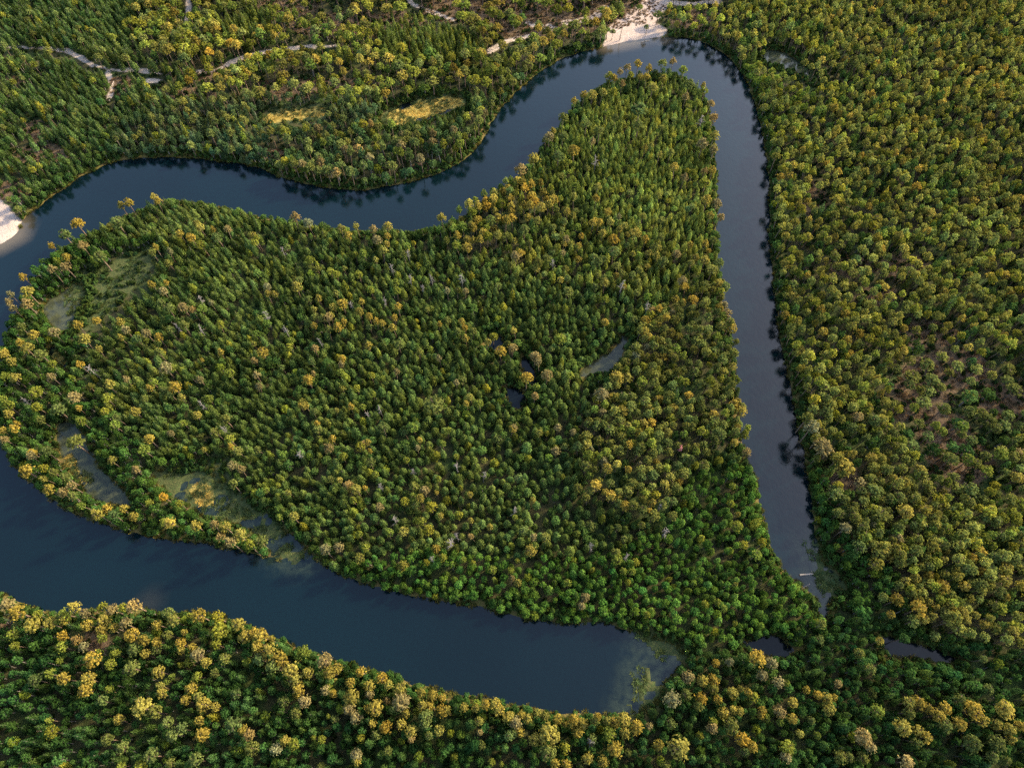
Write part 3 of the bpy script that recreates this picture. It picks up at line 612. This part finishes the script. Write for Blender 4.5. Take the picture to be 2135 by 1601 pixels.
((1595, 800), """620 130 90 y 725 105 90 y 820 200 90 y 510 130 90 o 500 215 110 o 360 270 90 o 400 345 120 p 490 510 150 p 660 690 150 g 900 300 90 o 770 285 80 p 730 360 80 o 1010 270 70 y 1210 180 70 y 1480 200 100 o 1690 225 90 o
1400 350 70 y 1470 385 80 y 1720 465 80 o 1630 350 90 y 830 440 70 o 950 420 80 o 1050 400 90 o 1140 450 80 y 650 480 60 o 1180 570 60 y 610 600 70 g 720 570 60 g 880 610 90 g 970 650 70 o 940 750 60 g 1280 690 90 g
1090 700 80 o 1540 620 110 o 1690 620 100 y 1740 650 80 o 1830 715 100 y 1830 590 80 o 1960 580 110 y 2050 600 90 o 2100 560 70 p 1560 770 90 o 1700 870 120 o 1690 980 100 o 800 830 90 p 775 890 80 o 590 890 120 o
910 880 120 o 1020 820 60 y 1030 960 90 o 1110 930 100 o 1240 950 90 o 1460 965 110 y 1870 990 60 y 810 970 90 o 660 950 80 o 620 1060 90 o 730 1050 90 o 950 1070 130 o 1160 1050 120 g 1310 1110 90 y 1330 1045 60 p
1550 1050 70 o 1650 1200 90 o 800 1180 90 o 660 1190 90 p 820 1270 110 y 900 1165 50 p 950 1240 80 o 1120 1170 90 o 1100 1270 90 p 1220 1180 60 o 1370 1200 90 y 1400 1270 60 o 1340 1230 70 y 1570 1260 90 y
1710 1260 70 y 1830 1280 90 y 1770 1320 90 o 1950 1260 80 o 1480 1350 80 o 1430 1370 60 g 1490 1380 50 g 1010 1390 90 g 940 1400 110 o 780 1350 100 o 920 1480 110 o 1030 1450 60 g 1470 1450 60 g 1600 1420 80 p
1720 1430 80 g 1800 1440 80 o 1340 1500 80 o 1210 1510 60 y 1640 1530 100 o 1780 1560 70 g 1900 1430 90 o 2060 1450 90 o 2030 950 100 o 2110 940 60 o 1810 1100 80 o 1910 1130 90 o 2050 1130 80 y 2110 1240 70 o"""),
]
DEADS = [((530, 400), "1130 610 50 1280 705 50 1710 695 70 1385 790 45 1075 885 50 795 915 50 80 1005 65 250 1115 55 1265 490 50 1465 700 45 230 480 45 540 1210 45"),
         ((530, 800), "355 565 65 1665 665 60 1620 1300 95 1670 1240 55 1040 830 50 1160 1120 65 940 240 45 1030 190 55 1880 730 50 1300 710 45 1460 1440 55"),
         ((1060, 800), "40 1045 60 690 1340 55 1295 1220 70 985 1400 60 1250 1000 55 1620 380 45"), ((1060, 1200), "670 1375 75"), ((0, 800), "1650 150 60 1840 350 60 190 130 60"),
         ((0, 400), "730 1440 70 1640 870 55 1640 1120 50 1450 1090 55"), ((1060, 400), "940 760 70 1150 930 60 370 560 50"), ((1060, 0), "1600 970 65 725 1310 60")]

# stands, drawn where their crowns show in the photo: outline, then spacing in metres and shares of pine, conifer, broadleaf; heights; tints
G1, G2, G3 = (0.064, 0.092, 0.022), (0.084, 0.112, 0.022), (0.046, 0.076, 0.020)
STANDS = [
 # north-west country
 ('northwest wood', [(-900, -900), (1300, -900), (1300, 90), (1100, 175), (1000, 300), (800, 400), (560, 360), (330, 330), (50, 450), (-900, 600)], 2.7, (.22, .62, .16), (8, 11), G1, 'oy'),
 ('northwest plantation', [(-300, 100), (0, 190), (120, 110), (230, 150), (300, 240), (230, 330), (100, 430), (-300, 430)], 2.4, (.08, .80, .12), (6.2, 8), G3, 'oy'),
 ('northwest plantation', [(-300, -200), (260, -200), (300, 20), (200, 100), (130, 95), (-300, 90)], 2.5, (.08, .82, .10), (6.5, 8.5), G3, 'oy'),
 ('northern pine heath', [(270, 20), (420, -80), (1300, -200), (1290, 80), (1130, 140), (960, 205), (800, 205), (600, 190), (440, 200), (340, 190), (420, 140), (300, 120)], 3.9, (.84, .08, .08), (9, 12.5), G2, 'oyyg'),
 ('northern pine heath', [(620, -400), (1500, -400), (1400, 10), (1260, 30), (900, 30), (620, 10)], 4.8, (.86, .10, .04), (9, 12.5), G2, 'oyyg'),
 ('northern conifer patch', [(770, 70), (800, 20), (900, 20), (1010, 75), (1010, 112), (900, 112), (800, 100)], 2.3, (.1, .9, 0), (8, 10), G2, 'yo'),
 ('northern conifer patch', [(440, 30), (560, 0), (560, 60), (470, 70)], 2.3, (.1, .9, 0), (8, 10), G2, 'yo'),
 ('grey-green bank wood', [(230, 250), (400, 205), (620, 190), (830, 205), (770, 250), (760, 300), (560, 345), (330, 320), (240, 330)], 2.5, (.18, .30, .52), (8, 11), (0.062, 0.088, 0.034), 'oo'),
 ('northern knoll', [(560, 270), (700, 265), (940, 262), (1000, 215), (1110, 130), (1140, 135), (1020, 290), (900, 365), (760, 395), (600, 370)], 2.9, (.55, .08, .37), (9, 13), (0.060, 0.090, 0.030), 'oooyp'),
 # right bank
 ('eastern pine forest', [(1290, -900), (1300, 80), (1390, 70), (1500, 85), (1570, 170), (1604, 320), (1608, 540), (1660, 850), (1698, 1060), (1725, 1180), (1800, 1255), (1900, 1310), (2140, 1345), (3200, 1500), (3200, -900)], 2.6, (.80, .06, .14), (9, 12), G3, 'oooooooyyyg'),
 ('eastern pine forest', [(1390, 70), (1500, 85), (1600, 130), (1720, 180), (1680, 240), (1600, 300), (1570, 170)], 2.7, (.5, .05, .45), (8, 11), G2, 'ooy'),
 ('eastern bank scrub', [(1660, 1040), (1690, 960), (1730, 960), (1760, 1060), (1800, 1120), (1880, 1200), (1850, 1270), (1790, 1270), (1720, 1190)], 2.4, (.05, .10, .85), (7, 9), (0.048, 0.088, 0.020), 'o'),
 ('eastern clearing', [(1850, 770), (1960, 730), (2135, 750), (2135, 900), (2060, 960), (1990, 1010), (1920, 990), (1880, 880)], 3.6, (.55, .05, .40), (7, 10), G3, 'oo'),
 # south bank
 ('southern forest', [(-900, 1120), (0, 1238), (300, 1270), (500, 1300), (820, 1405), (1060, 1468), (1300, 1490), (1400, 1415), (1440, 1345), (1540, 1370), (1700, 1300), (1850, 1275), (1930, 1310), (2140, 1345), (3200, 1500), (3200, 2600), (-900, 2600)], 2.05, (.03, .30, .67), (7, 9.5), (0.044, 0.082, 0.020), 'oo'),
 # peninsula
 ('young plantation', [(-300, 700), (20, 620), (120, 500), (350, 400), (540, 435), (700, 465), (860, 475), (980, 430), (1100, 335), (1200, 190), (1400, 125), (1480, 190), (1500, 400), (1515, 620), (1545, 800), (1560, 930), (1590, 1000), (1610, 1110), (1660, 1200), (1740, 1240), (1740, 1310), (1540, 1340), (1425, 1340), (1250, 1300), (900, 1250), (690, 1185), (560, 1155), (280, 1110), (0, 925), (-300, 900)], 2.3, (.02, .86, .12), (5.6, 7.8), G1, 'o'),
 ('light green thicket at the peninsula tip', [(1190, 215), (1400, 150), (1480, 210), (1495, 420), (1480, 520), (1330, 480), (1200, 400), (1110, 350)], 2.0, (.05, .90, .05), (5, 6.6), (0.100, 0.132, 0.026), 'oy'),
 ('golden grove on the north shore', [(895, 470), (985, 425), (1060, 372), (1110, 372), (1180, 410), (1240, 440), (1180, 480), (1080, 490), (1000, 520), (930, 520)], 2.7, (.85, .10, .05), (10, 12.5), G2, 'ggggoy'),
 ('mixed wood in the upper peninsula', [(1060, 480), (1180, 420), (1330, 470), (1500, 520), (1515, 610), (1400, 640), (1260, 590), (1060, 570)], 2.3, (.20, .70, .10), (6.5, 9), (0.092, 0.122, 0.024), 'ogo'),
 ('olive pine stand', [(1300, 730), (1350, 660), (1440, 590), (1512, 600), (1535, 740), (1552, 900), (1556, 935), (1480, 930), (1430, 980), (1402, 1062), (1340, 1085), (1240, 1030), (1200, 960), (1215, 880), (1258, 800)], 2.55, (.95, .02, .03), (10, 12), G3, 'oooogoy'),
 ('bright green shore trees', [(690, 1185), (800, 1140), (1000, 1150), (1180, 1160), (1300, 1130), (1390, 1090), (1440, 990), (1550, 950), (1590, 1010), (1606, 1110), (1650, 1190), (1740, 1240), (1740, 1310), (1540, 1340), (1425, 1340), (1250, 1300), (900, 1250)], 2.0, (0, .28, .72), (6.5, 8.5), (0.066, 0.116, 0.020), 'o'),
 ('western lagoon shore', [(0, 640), (60, 540), (160, 500), (320, 480), (330, 530), (230, 620), (200, 700), (120, 740), (300, 940), (430, 940), (470, 1010), (640, 1120), (560, 1160), (280, 1110), (60, 1000), (-60, 860)], 2.15, (.02, .22, .76), (6.5, 9), (0.056, 0.096, 0.020), 'oy'),
]

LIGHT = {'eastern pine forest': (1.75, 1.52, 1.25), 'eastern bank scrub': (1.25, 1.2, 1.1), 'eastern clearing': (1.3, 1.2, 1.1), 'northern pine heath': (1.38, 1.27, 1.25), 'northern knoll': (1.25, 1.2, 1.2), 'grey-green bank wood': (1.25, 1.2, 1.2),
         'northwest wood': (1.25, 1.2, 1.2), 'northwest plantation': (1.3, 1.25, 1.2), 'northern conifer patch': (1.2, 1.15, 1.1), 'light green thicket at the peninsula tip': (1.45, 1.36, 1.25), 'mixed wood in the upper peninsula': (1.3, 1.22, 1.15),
         'golden grove on the north shore': (1.15, 1.12, 1.0), 'young plantation': (1.2, 1.2, 1.15), 'olive pine stand': (1.2, 1.12, 1.0)}   # stand by stand, warm glow and brightness painted into tints, besides some yellower foliage
pts = []                                    # x, y, kind, height, crown radius, tint, stand, traced
cells = {}
def near(x, y, d, cs=3.0):
    ci, cj = int(x // cs), int(y // cs); k = int(d // cs) + 1
    for i in range(ci - k, ci + k + 1):
        for j in range(cj - k, cj + k + 1):
            for (a, b, dd) in cells.get((i, j), ()):
                if (a - x) ** 2 + (b - y) ** 2 < max(d, 0) ** 2 * 1.0 and (a - x) ** 2 + (b - y) ** 2 < ((d + dd) / 2) ** 2: return True
    return False
def occupy(x, y, d, cs=3.0): cells.setdefault((int(x // cs), int(y // cs)), []).append((x, y, d))
def vary(t, amt=0.22):
    f = random.gauss(1, amt); f = min(1.6, max(0.55, f)); h = random.gauss(0, 0.09)
    return (t[0] * f * (1 + h), t[1] * f, t[2] * f * (1 - h))

tr_rows = []
for (ox, oy), text in TRACED:
    w = text.split()
    for i in range(0, len(w), 4):
        d = float(w[i + 2])
        if d < 20: continue
        tr_rows.append((ox + float(w[i]) / 3.953, oy + float(w[i + 1]) / 3.953, d / 3.953, w[i + 3]))
for (u, v, d, c) in tr_rows:
    _, _, dep = pix(*plan(u, v, 10), 10)
    r = d / 2 / (FOC / dep) * 1.2
    h = min(14.5, 7.8 + 1.4 * r) if c != 'y' else min(12, 7.2 + 1.3 * r)
    if v < 110 and 1250 < u < 1400: h *= 0.6
    for h in [h] + [h + .5 * k for k in range(1, 10)]:        # tall enough for the foot to stand on land
        x, y = plan(u, v, h * 0.80)
        if sdist(np.array([x]), np.array([y]), river_g)[0] > 1.0: break
    pts.append([float(x), float(y), 'pine', h * rnd(.96, 1.06), r, vary(TINT[c], .12), None, c])
    occupy(x, y, 0.6)

cand = np.column_stack([rng.uniform(GX0 + 10, GX1 - 10, 420000), rng.uniform(GY0 + 10, GY1 - 10, 420000)])
mk_c = masks(cand[:, 0], cand[:, 1])
free = (np.minimum(mk_c[0], mk_c[1]) > 0.5) & (mk_c[2] < 0.3) & (mk_c[3] < 0.3) & (mk_c[5] < 0.35) & (mk_c[6] < 0.45)
thin = mk_c[4]
cu, cv, cd = pix(cand[:, 0], cand[:, 1], 7.0)
keep = free & (cu > -190) & (cu < 2330) & (cv > -130) & (cv < 1800)
stand_of = np.full(len(cand), -1)
for si, s in enumerate(STANDS): stand_of[inside(cu, cv, np.array(s[1], float))] = si
keep &= stand_of >= 0
# crowns must not cover what lies open in the photo: water, ponds, meadows, sand and tracks
open_px = [(np.array([q[:2] for q in RIVER], float), 0.0)] + [(np.array(q, float), 8.0) for k_, q in PONDS.items() if k_ != 'algae'] + [(np.array(PONDS['algae'], float), 4.0)] + [(np.array(q, float), 8.0) for q in SANDS + GRASSY[:5]] + [(np.array(q, float), 11.0) for q in GOLD]
hid = np.zeros(len(cand), bool)
ki = np.nonzero(keep)[0]
tu, tv, _ = pix(cand[ki, 0], cand[ki, 1], np.where(cu[ki] > 1580, 8.0, 5.5))
for q, mg in open_px:
    near_q = (tu > q[:, 0].min() - 12) & (tu < q[:, 0].max() + 12) & (tv > q[:, 1].min() - 12) & (tv < q[:, 1].max() + 12)
    sub = np.nonzero(near_q)[0]
    hid[ki[sub[sdist(tu[sub], tv[sub], q) < mg]]] = True
for q, w in PATHS:
    hid[ki[seg_dist(tu, tv, np.array(q, float), False) < 13]] = True
keep &= ~hid
tone = vnoise(cand[:, 0], cand[:, 1], 22, 31) + 0.5 * vnoise(cand[:, 0], cand[:, 1], 9, 32)
tone2 = vnoise(cand[:, 0], cand[:, 1], 13, 41) + 0.6 * vnoise(cand[:, 0], cand[:, 1], 5, 42)
dr_c = np.minimum(mk_c[0], mk_c[1])
for i in np.nonzero(keep)[0]:
    s = STANDS[stand_of[i]]; x, y = cand[i]
    if thin[i] > 0.3 and random.random() < (0.965 if x < 120 else 0.93): continue
    q = random.random(); sh = s[3]
    kind = 'pine' if q < sh[0] else 'conifer' if q < sh[0] + sh[1] else 'broad'
    if dr_c[i] < 5 and kind == 'conifer' and random.random() < 0.6: kind = 'broad'
    gap = s[2] * {'pine': 1.08, 'conifer': 0.95, 'broad': 1.0}[kind] * rnd(.82, 1.2) * (1 + 0.2 * tone2[i])
    if tone2[i] < -0.95 and s[0] != 'southern forest' and random.random() < .8: continue
    if near(x, y, gap): continue
    occupy(x, y, gap)
    h = rnd(*s[4])
    if kind == 'pine':
        c = random.choice(s[6]); r = s[2] * rnd(.52, .90); k = max(.5, 1 + 0.28 * tone[i]); t = vary(tuple(q * k for q in TINT[c]), .24); h *= rnd(.84, 1.12)
    else:
        c = None; r = s[2] * (rnd(.44, .78) if kind == 'conifer' else rnd(.48, .90)); h *= rnd(.72, 1.12) * (0.86 if kind == 'broad' else 1)
        t = s[5]; k = 1 + 0.22 * tone[i]; t = vary((t[0] * k * (1.1 if tone[i] > .5 else 1), t[1] * k, t[2] * k), .3)
        if random.random() < 0.06: h *= 1.3; r *= 1.15
        if random.random() < 0.035: t = vary((0.15, 0.16, 0.022), .2)
        if kind == 'broad': t = (t[0] * .92, t[1] * 1.08, t[2])
        if dr_c[i] < 3.5: h *= .8
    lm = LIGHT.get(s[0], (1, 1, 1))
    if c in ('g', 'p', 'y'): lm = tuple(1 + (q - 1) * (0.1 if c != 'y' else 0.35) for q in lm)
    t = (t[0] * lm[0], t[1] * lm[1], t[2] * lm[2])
    pts.append([float(x), float(y), kind, h, r, t, s[0], c])

TX = np.array([p[0] for p in pts]); TY = np.array([p[1] for p in pts]); TH = np.array([p[3] for p in pts]); TR = np.array([p[4] for p in pts])
TZ = terrain(TX, TY, masks(TX, TY)); TZ = np.maximum(TZ, WATER_Z) - 0.05
TK = np.array([p[2] for p in pts])
PU, PV, PD = pix(TX, TY, TH * 0.82)
PR = TR * FOC / PD                                        # crown radius in photo pixels
for i, p in enumerate(pts):
    if p[6] is None:                                      # a traced pine belongs to the stand around it
        for s in STANDS:
            if inside(np.array([PU[i]]), np.array([PV[i]]), np.array(s[1], float))[0]: p[6] = s[0]
        p[6] = p[6] or 'young plantation'
in_frame = (PU > 6) & (PU < 2129) & (PV > 6) & (PV < 1595)

# ------------------------------------------------------------------ the trees that show largest, one by one
def shown(i, idxs):
    """not hidden below a higher crown that stands nearer the camera"""
    d = np.hypot(PU[idxs] - PU[i], PV[idxs] - PV[i])
    return not np.any((d < (PR[idxs] + PR[i]) * 0.62) & (TH[idxs] > TH[i] + 0.4) & (idxs != i))
single = {}
for kind, want in (('pine', 300), ('conifer', 300), ('broad', 300)):
    ids = np.nonzero((TK == kind) & in_frame)[0]
    ids = ids[np.argsort(-(PR[ids] * (1.15 if kind == 'pine' else 1.0) * (TH[ids] ** 0.3)))]
    got = []
    tall = np.nonzero(in_frame)[0]
    for i in ids:
        if len(got) >= want: break
        if shown(i, tall): got.append(i)
    single[kind] = got
def colour_word(t, kind, c):
    if kind == 'pine': return {'g': 'golden', 'p': 'pinkish brown', 'o': 'olive', 'y': 'yellow green', 'k': 'pink', 'n': 'green'}[c]
    if t[0] > 0.12: return 'yellow green'
    lum = 0.3 * t[0] + 0.6 * t[1]
    return 'dark green' if lum < 0.058 else 'mid green' if lum < 0.078 else 'bright green'
SIDE = ['far left end', 'left part', 'middle', 'right part', 'far right end']
ORD = ['', 'second ', 'third ', 'fourth ', 'fifth ', 'sixth ', 'seventh ', 'eighth ', 'ninth ', 'tenth ', 'eleventh ', 'twelfth ', 'thirteenth ', 'fourteenth ', 'fifteenth ', 'sixteenth ', 'seventeenth ', 'eighteenth ', 'nineteenth ', 'twentieth ']
PLACES = [('top beach', 1330, 60), ('northern golden bog', 880, 228), ('upper left track', 220, 145), ('left beach', 10, 470), ('northern sedge strip', 610, 240),
          ('algae pond', 1250, 765), ('black pool', 1075, 830), ('western marsh pool', 125, 650), ('west lagoon', 190, 970), ('golden inlet islet', 420, 1030), ('grassy islet', 610, 1158),
          ('bare brown slope', 295, 1290), ('reedy river end', 1400, 1380), ('bottom right pond', 1600, 1345), ('right creek pool', 1910, 1350), ('floating log', 1685, 1197),
          ('upper right pond', 1650, 130), ('pink pine', 1415, 937), ('eastern clearing', 1960, 830), ('peninsula tip', 1390, 190)]
DIRS = ['right of', 'up-right of', 'above', 'up-left of', 'left of', 'down-left of', 'below', 'down-right of']
def make_labels(ids, kind, noun):
    groups = {}
    for i in ids:
        best = min(PLACES, key=lambda q: (q[1] - PU[i]) ** 2 + (q[2] - PV[i]) ** 2) if pts[i][7] != 'k' else PLACES[6]
        dx, dy = PU[i] - best[1], best[2] - PV[i]
        k = int(round(math.atan2(dy, dx) / (math.pi / 4))) % 8
        groups.setdefault((colour_word(pts[i][5], kind, pts[i][7]), best[0], k), []).append((math.hypot(dx, dy), i))
    out = {}
    for (cw, place, k), lst in groups.items():
        lst.sort()
        for n, (dd, i) in enumerate(lst):
            o = ORD[n] if n < len(ORD) else 'far '
            out[i] = f"{o}nearest {cw} {noun} {DIRS[k]} the {place}" if n < len(ORD) else f"distant {cw} {noun} {DIRS[k]} the {place}"
    return out
variant = np.array([random.randrange(NVAR[k]) for k in TK])
spin = rng.uniform(0, 6.283, len(TK))
sc = np.stack([TR / 1.85, TR / 1.85, TH / 10.0], 1)
NAMES = {'pine': ('pine_tree', 'large pine', 'tree', 'tall pines'), 'conifer': ('young_conifer', 'large young conifer', 'tree', 'young conifers'), 'broad': ('broadleaf_tree', 'large broadleaf tree', 'tree', 'broadleaf trees')}
used_single = np.zeros(len(TK), bool)
for kind, ids in single.items():
    nm, noun, cat, grp = NAMES[kind]
    labels = make_labels(ids, kind, noun)
    for i in ids:
        used_single[i] = True
        crown, trunk, whole = SHAPES[kind][variant[i]]
        mat = Matrix.LocRotScale(Vector((TX[i], TY[i], TZ[i])), Matrix.Rotation(spin[i], 3, 'Z').to_quaternion(), Vector(sc[i]))
        root = bpy.data.objects.new(nm, None); root.empty_display_size = 0.5
        COL.objects.link(root); root.matrix_world = mat
        lb = labels[i]
        tag(root, lb, cat, f'{grp} of the {pts[i][6]}')
        for pn, me in (('trunk', trunk), ('crown', crown)):
            o = bpy.data.objects.new(pn, me); COL.objects.link(o); o.parent = root; o['tint'] = [float(x) for x in pts[i][5]]

# ------------------------------------------------------------------ the rest of the forest: one mass per kind
def scatter(name, kind, xyz, scale, rot, tint, var, label, category):
    src = bpy.data.collections.new(name + '_shapes')
    for k, s in enumerate(SHAPES[kind]):
        o = bpy.data.objects.new(f'{name}_shape.{k:03d}', s[2]); src.objects.link(o)
    n = len(xyz)
    me = bpy.data.meshes.new(name); me.vertices.add(n); me.vertices.foreach_set('co', np.asarray(xyz, np.float32).ravel())
    for an, at, data, key in (('tree_scale', 'FLOAT_VECTOR', scale, 'vector'), ('tree_turn', 'FLOAT_VECTOR', np.column_stack([rot[:, 0], rot[:, 1], rot[:, 2]]), 'vector'), ('tint', 'FLOAT_COLOR', np.column_stack([tint, np.ones(n)]), 'color'), ('variant', 'INT', var, 'value')):
        a = me.attributes.new(an, at, 'POINT'); a.data.foreach_set(key, np.asarray(data, np.int32 if at == 'INT' else np.float32).ravel())
    me.update()
    o = bpy.data.objects.new(name, me); COL.objects.link(o)
    tag(o, label, category, kind='stuff')
    g = bpy.data.node_groups.new(name, 'GeometryNodeTree')
    g.interface.new_socket('Geometry', in_out='INPUT', socket_type='NodeSocketGeometry'); g.interface.new_socket('Geometry', in_out='OUTPUT', socket_type='NodeSocketGeometry')
    N = g.nodes; L = g.links
    gi, go = N.new('NodeGroupInput'), N.new('NodeGroupOutput')
    ci = N.new('GeometryNodeCollectionInfo'); ci.inputs['Collection'].default_value = src; ci.inputs['Separate Children'].default_value = True; ci.inputs['Reset Children'].default_value = True
    ip = N.new('GeometryNodeInstanceOnPoints'); ip.inputs['Pick Instance'].default_value = True
    def attr(nm, t):
        a = N.new('GeometryNodeInputNamedAttribute'); a.data_type = t; a.inputs['Name'].default_value = nm; return a.outputs['Attribute']
    L.new(gi.outputs[0], ip.inputs['Points']); L.new(ci.outputs[0], ip.inputs['Instance']); L.new(attr('variant', 'INT'), ip.inputs['Instance Index'])
    e2r = N.new('FunctionNodeEulerToRotation'); L.new(attr('tree_turn', 'FLOAT_VECTOR'), e2r.inputs[0]); L.new(e2r.outputs[0], ip.inputs['Rotation'])
    L.new(attr('tree_scale', 'FLOAT_VECTOR'), ip.inputs['Scale']); L.new(ip.outputs[0], go.inputs[0])
    md = o.modifiers.new('scatter', 'NODES'); md.node_group = g
    return o
TT = np.array([p[5] for p in pts])
lean = rng.normal(0, 0.06, (len(TK), 2))
for kind, name, label in (('pine', 'pine_tree_forest', 'olive and golden pine forest on both banks'), ('conifer', 'young_conifer_forest', 'dense dark green young conifer forest'), ('broad', 'broadleaf_tree_forest', 'bright green broadleaf woods along the shores')):
    s = (TK == kind) & ~used_single
    scatter(name, kind, np.column_stack([TX, TY, TZ])[s], sc[s], np.column_stack([lean, spin])[s], TT[s], variant[s], label, 'forest')

# ------------------------------------------------------------------ undergrowth, bank grass and water plants
sel = rng.permutation(np.nonzero((np.minimum(mk_c[0], mk_c[1]) > 0.3) & (mk_c[2] < 0.2) & (mk_c[3] < 0.2) & (mk_c[5] < 0.3) & (cu > -60) & (cu < 2200) & (cv > -60) & (cv < 1700))[0])
nearw = dr_c[sel] < 5
pick = np.concatenate([sel[nearw][:9000], sel[~nearw & (thin[sel] < .3)][:15000], sel[thin[sel] > .3][:1500]])
bx, by = cand[pick, 0], cand[pick, 1]; bz = terrain(bx, by, masks(bx, by))
nb = len(pick); s_ = rng.uniform(.55, 1.35, nb)
bt = np.array([vary((0.052, 0.085, 0.020) if d < 5 else (0.035, 0.058, 0.016), .3) for d in dr_c[pick]])
scatter('undergrowth', 'bush', np.column_stack([bx, by, bz]), np.stack([s_ * 1.1, s_ * 1.1, s_ * rng.uniform(.7, 1.5, nb)], 1), np.column_stack([np.zeros((nb, 2)), rng.uniform(0, 6.28, nb)]), bt, rng.integers(0, 3, nb), 'low green undergrowth between the trees and on the banks', 'undergrowth')

dw = np.minimum(mk_c[0], mk_c[1]); vis = (cu > -60) & (cu < 2200) & (cv > -60) & (cv < 1700)
g1 = np.nonzero(vis & (dw > -0.3) & (dw < 3.0) & (mk_c[2] < .3))[0][:9000]                # bank grass
g2 = np.nonzero(vis & (mk_c[5] > .5))[0]                                                # sedge
g3 = np.nonzero(vis & (mk_c[6] > .4) & (vnoise(cand[:, 0], cand[:, 1], 3.5, 77) > -.2))[0]  # marsh
g4 = np.nonzero(vis & (thin > .4) & (dw > 3))[0][:6000]                                # heath grass
gg = np.concatenate([g1, g2, g3, g4]); ng = len(gg)
cols = [(0.115, 0.105, 0.026)] * len(g1) + [(0.40, 0.28, 0.065)] * len(g2) + [(0.075, 0.098, 0.032)] * len(g3) + [(0.15, 0.095, 0.05)] * len(g4)
gt = np.array([vary(c, .25) for c in cols])
tx, ty = cand[gg, 0], cand[gg, 1]; tz = np.maximum(terrain(tx, ty, masks(tx, ty)), WATER_Z - .05)
s_ = rng.uniform(.6, 1.3, ng)
scatter('grass', 'tuft', np.column_stack([tx, ty, tz]), np.stack([s_ * 1.2, s_ * 1.2, s_ * np.where(np.arange(ng) < len(g1), .9, np.where((np.arange(ng) >= len(g1)) & (np.arange(ng) < len(g1) + len(g2)), .25, .5))], 1), np.column_stack([np.zeros((ng, 2)), rng.uniform(0, 6.28, ng)]), gt, rng.integers(0, 3, ng), 'yellowish sedge and marsh grass along banks and in lagoons', 'grass')

# ------------------------------------------------------------------ bare trees, logs and the pole
spots = []
for (ox, oy), text in DEADS:
    w = [float(x) for x in text.split()]
    spots += [(ox + w[i] / 3.953, oy + w[i + 1] / 3.953, w[i + 2] / 3.953) for i in range(0, len(w), 3)]
dl = {}
for u, v, d in spots:
    best = min(PLACES, key=lambda q: (q[1] - u) ** 2 + (q[2] - v) ** 2); k = int(round(math.atan2(best[2] - v, u - best[1]) / (math.pi / 4))) % 8
    dl.setdefault((best[0], k), []).append((math.hypot(best[1] - u, best[2] - v), u, v, d))
for (place, k), lst in dl.items():
    for n, (_, u, v, d) in enumerate(sorted(lst)):
        h = 10.5; x, y = plan(u, v, h * .85); dep = float(pix(x, y, h)[2]); r = d / 2 / (FOC / dep)
        o = bpy.data.objects.new('dead_tree', DEAD[random.randrange(4)]); COL.objects.link(o)
        o.location = (x, y, 0.1); o.rotation_euler = (rnd(-.06, .06), rnd(-.06, .06), rnd(0, 6.28)); o.scale = (r / 1.5 * 1.1, r / 1.5 * 1.1, h / 10)
        tag(o, f'{ORD[n]}nearest bare grey dead tree {DIRS[k]} the {place}', 'dead tree', 'dead trees standing in the forest')

def log_mesh(name, a, b, r, mat, stubs=3):
    mb = MB(); a, b = Vector(a), Vector(b); mid = (a + b) / 2 + Vector((rnd(-.2, .2), rnd(-.2, .2), 0.05))
    mb.tube([a, mid, b], [r, r * .85, r * .5], 8, 0)
    for k in range(stubs):
        p = a.lerp(b, rnd(.25, .9)); q = p + Vector((rnd(-1, 1), rnd(-1, 1), rnd(.1, .6))) * r * 4
        mb.tube([p, q], [r * .4, r * .12], 5, 0)
    return mb.mesh(name, [mat])
def log(name, u0, v0, u1, v1, r, z, label, cat, mat):
    a, b = plan(u0, v0), plan(u1, v1)
    o = bpy.data.objects.new(name, log_mesh(name, (0, 0, 0), (b[0] - a[0], b[1] - a[1], 0), r, mat)); o.location = (a[0], a[1], z)
    COL.objects.link(o); return tag(o, label, cat)
M_PALE = bark_material('peeled_wood', (0.30, 0.25, 0.20), (0.2, 0.16, 0.12))
log('floating_log', 1668, 1198, 1702, 1195, 0.34, WATER_Z + .1, 'pale peeled log floating at the closed end of the channel', 'log', M_PALE)
log('fallen_trunk', 8, 1290, 48, 1300, 0.32, 0.75, 'grey fallen trunk lying on the brown south bank', 'log', M_DEAD)
log('fallen_trunk', 142, 1302, 156, 1311, 0.24, 0.75, 'short bleached trunk lying under golden pines on the south bank', 'log', M_DEAD)
log('driftwood_branch', 1672, 1226, 1690, 1216, 0.12, WATER_Z + .08, 'thin pale branch floating below the peeled log', 'branch', M_DEAD)
log('driftwood_branch', 1338, 87, 1354, 84, 0.2, WATER_Z + .08, 'pale branch at the waterline of the top beach', 'branch', M_PALE)

b = plan(1291.5, 84.5); mb = MB()
mb.tube([Vector((0, 0, -.5)), Vector((.3, 0.1, 4)), Vector((.75, .2, 8.6))], [.2, .15, .07], 7, 0)
mb.tube([Vector((.3, .1, 4.4)), Vector((-.6, .2, 5.2))], [.07, .03], 5, 0); mb.tube([Vector((.1, .1, 1.0)), Vector((1.2, -.3, 1.5))], [.1, .03], 5, 0)
o = bpy.data.objects.new('bare_pole', mb.mesh('bare_pole', [M_POLE])); COL.objects.link(o); o.location = (b[0], b[1], 0.0)
tag(o, 'thin dark leaning pole at the water edge of the top beach', 'pole')
print('trees', {k: int((TK == k).sum()) for k in NVAR if k in NAMES}, 'bush', nb, 'tufts', ng)
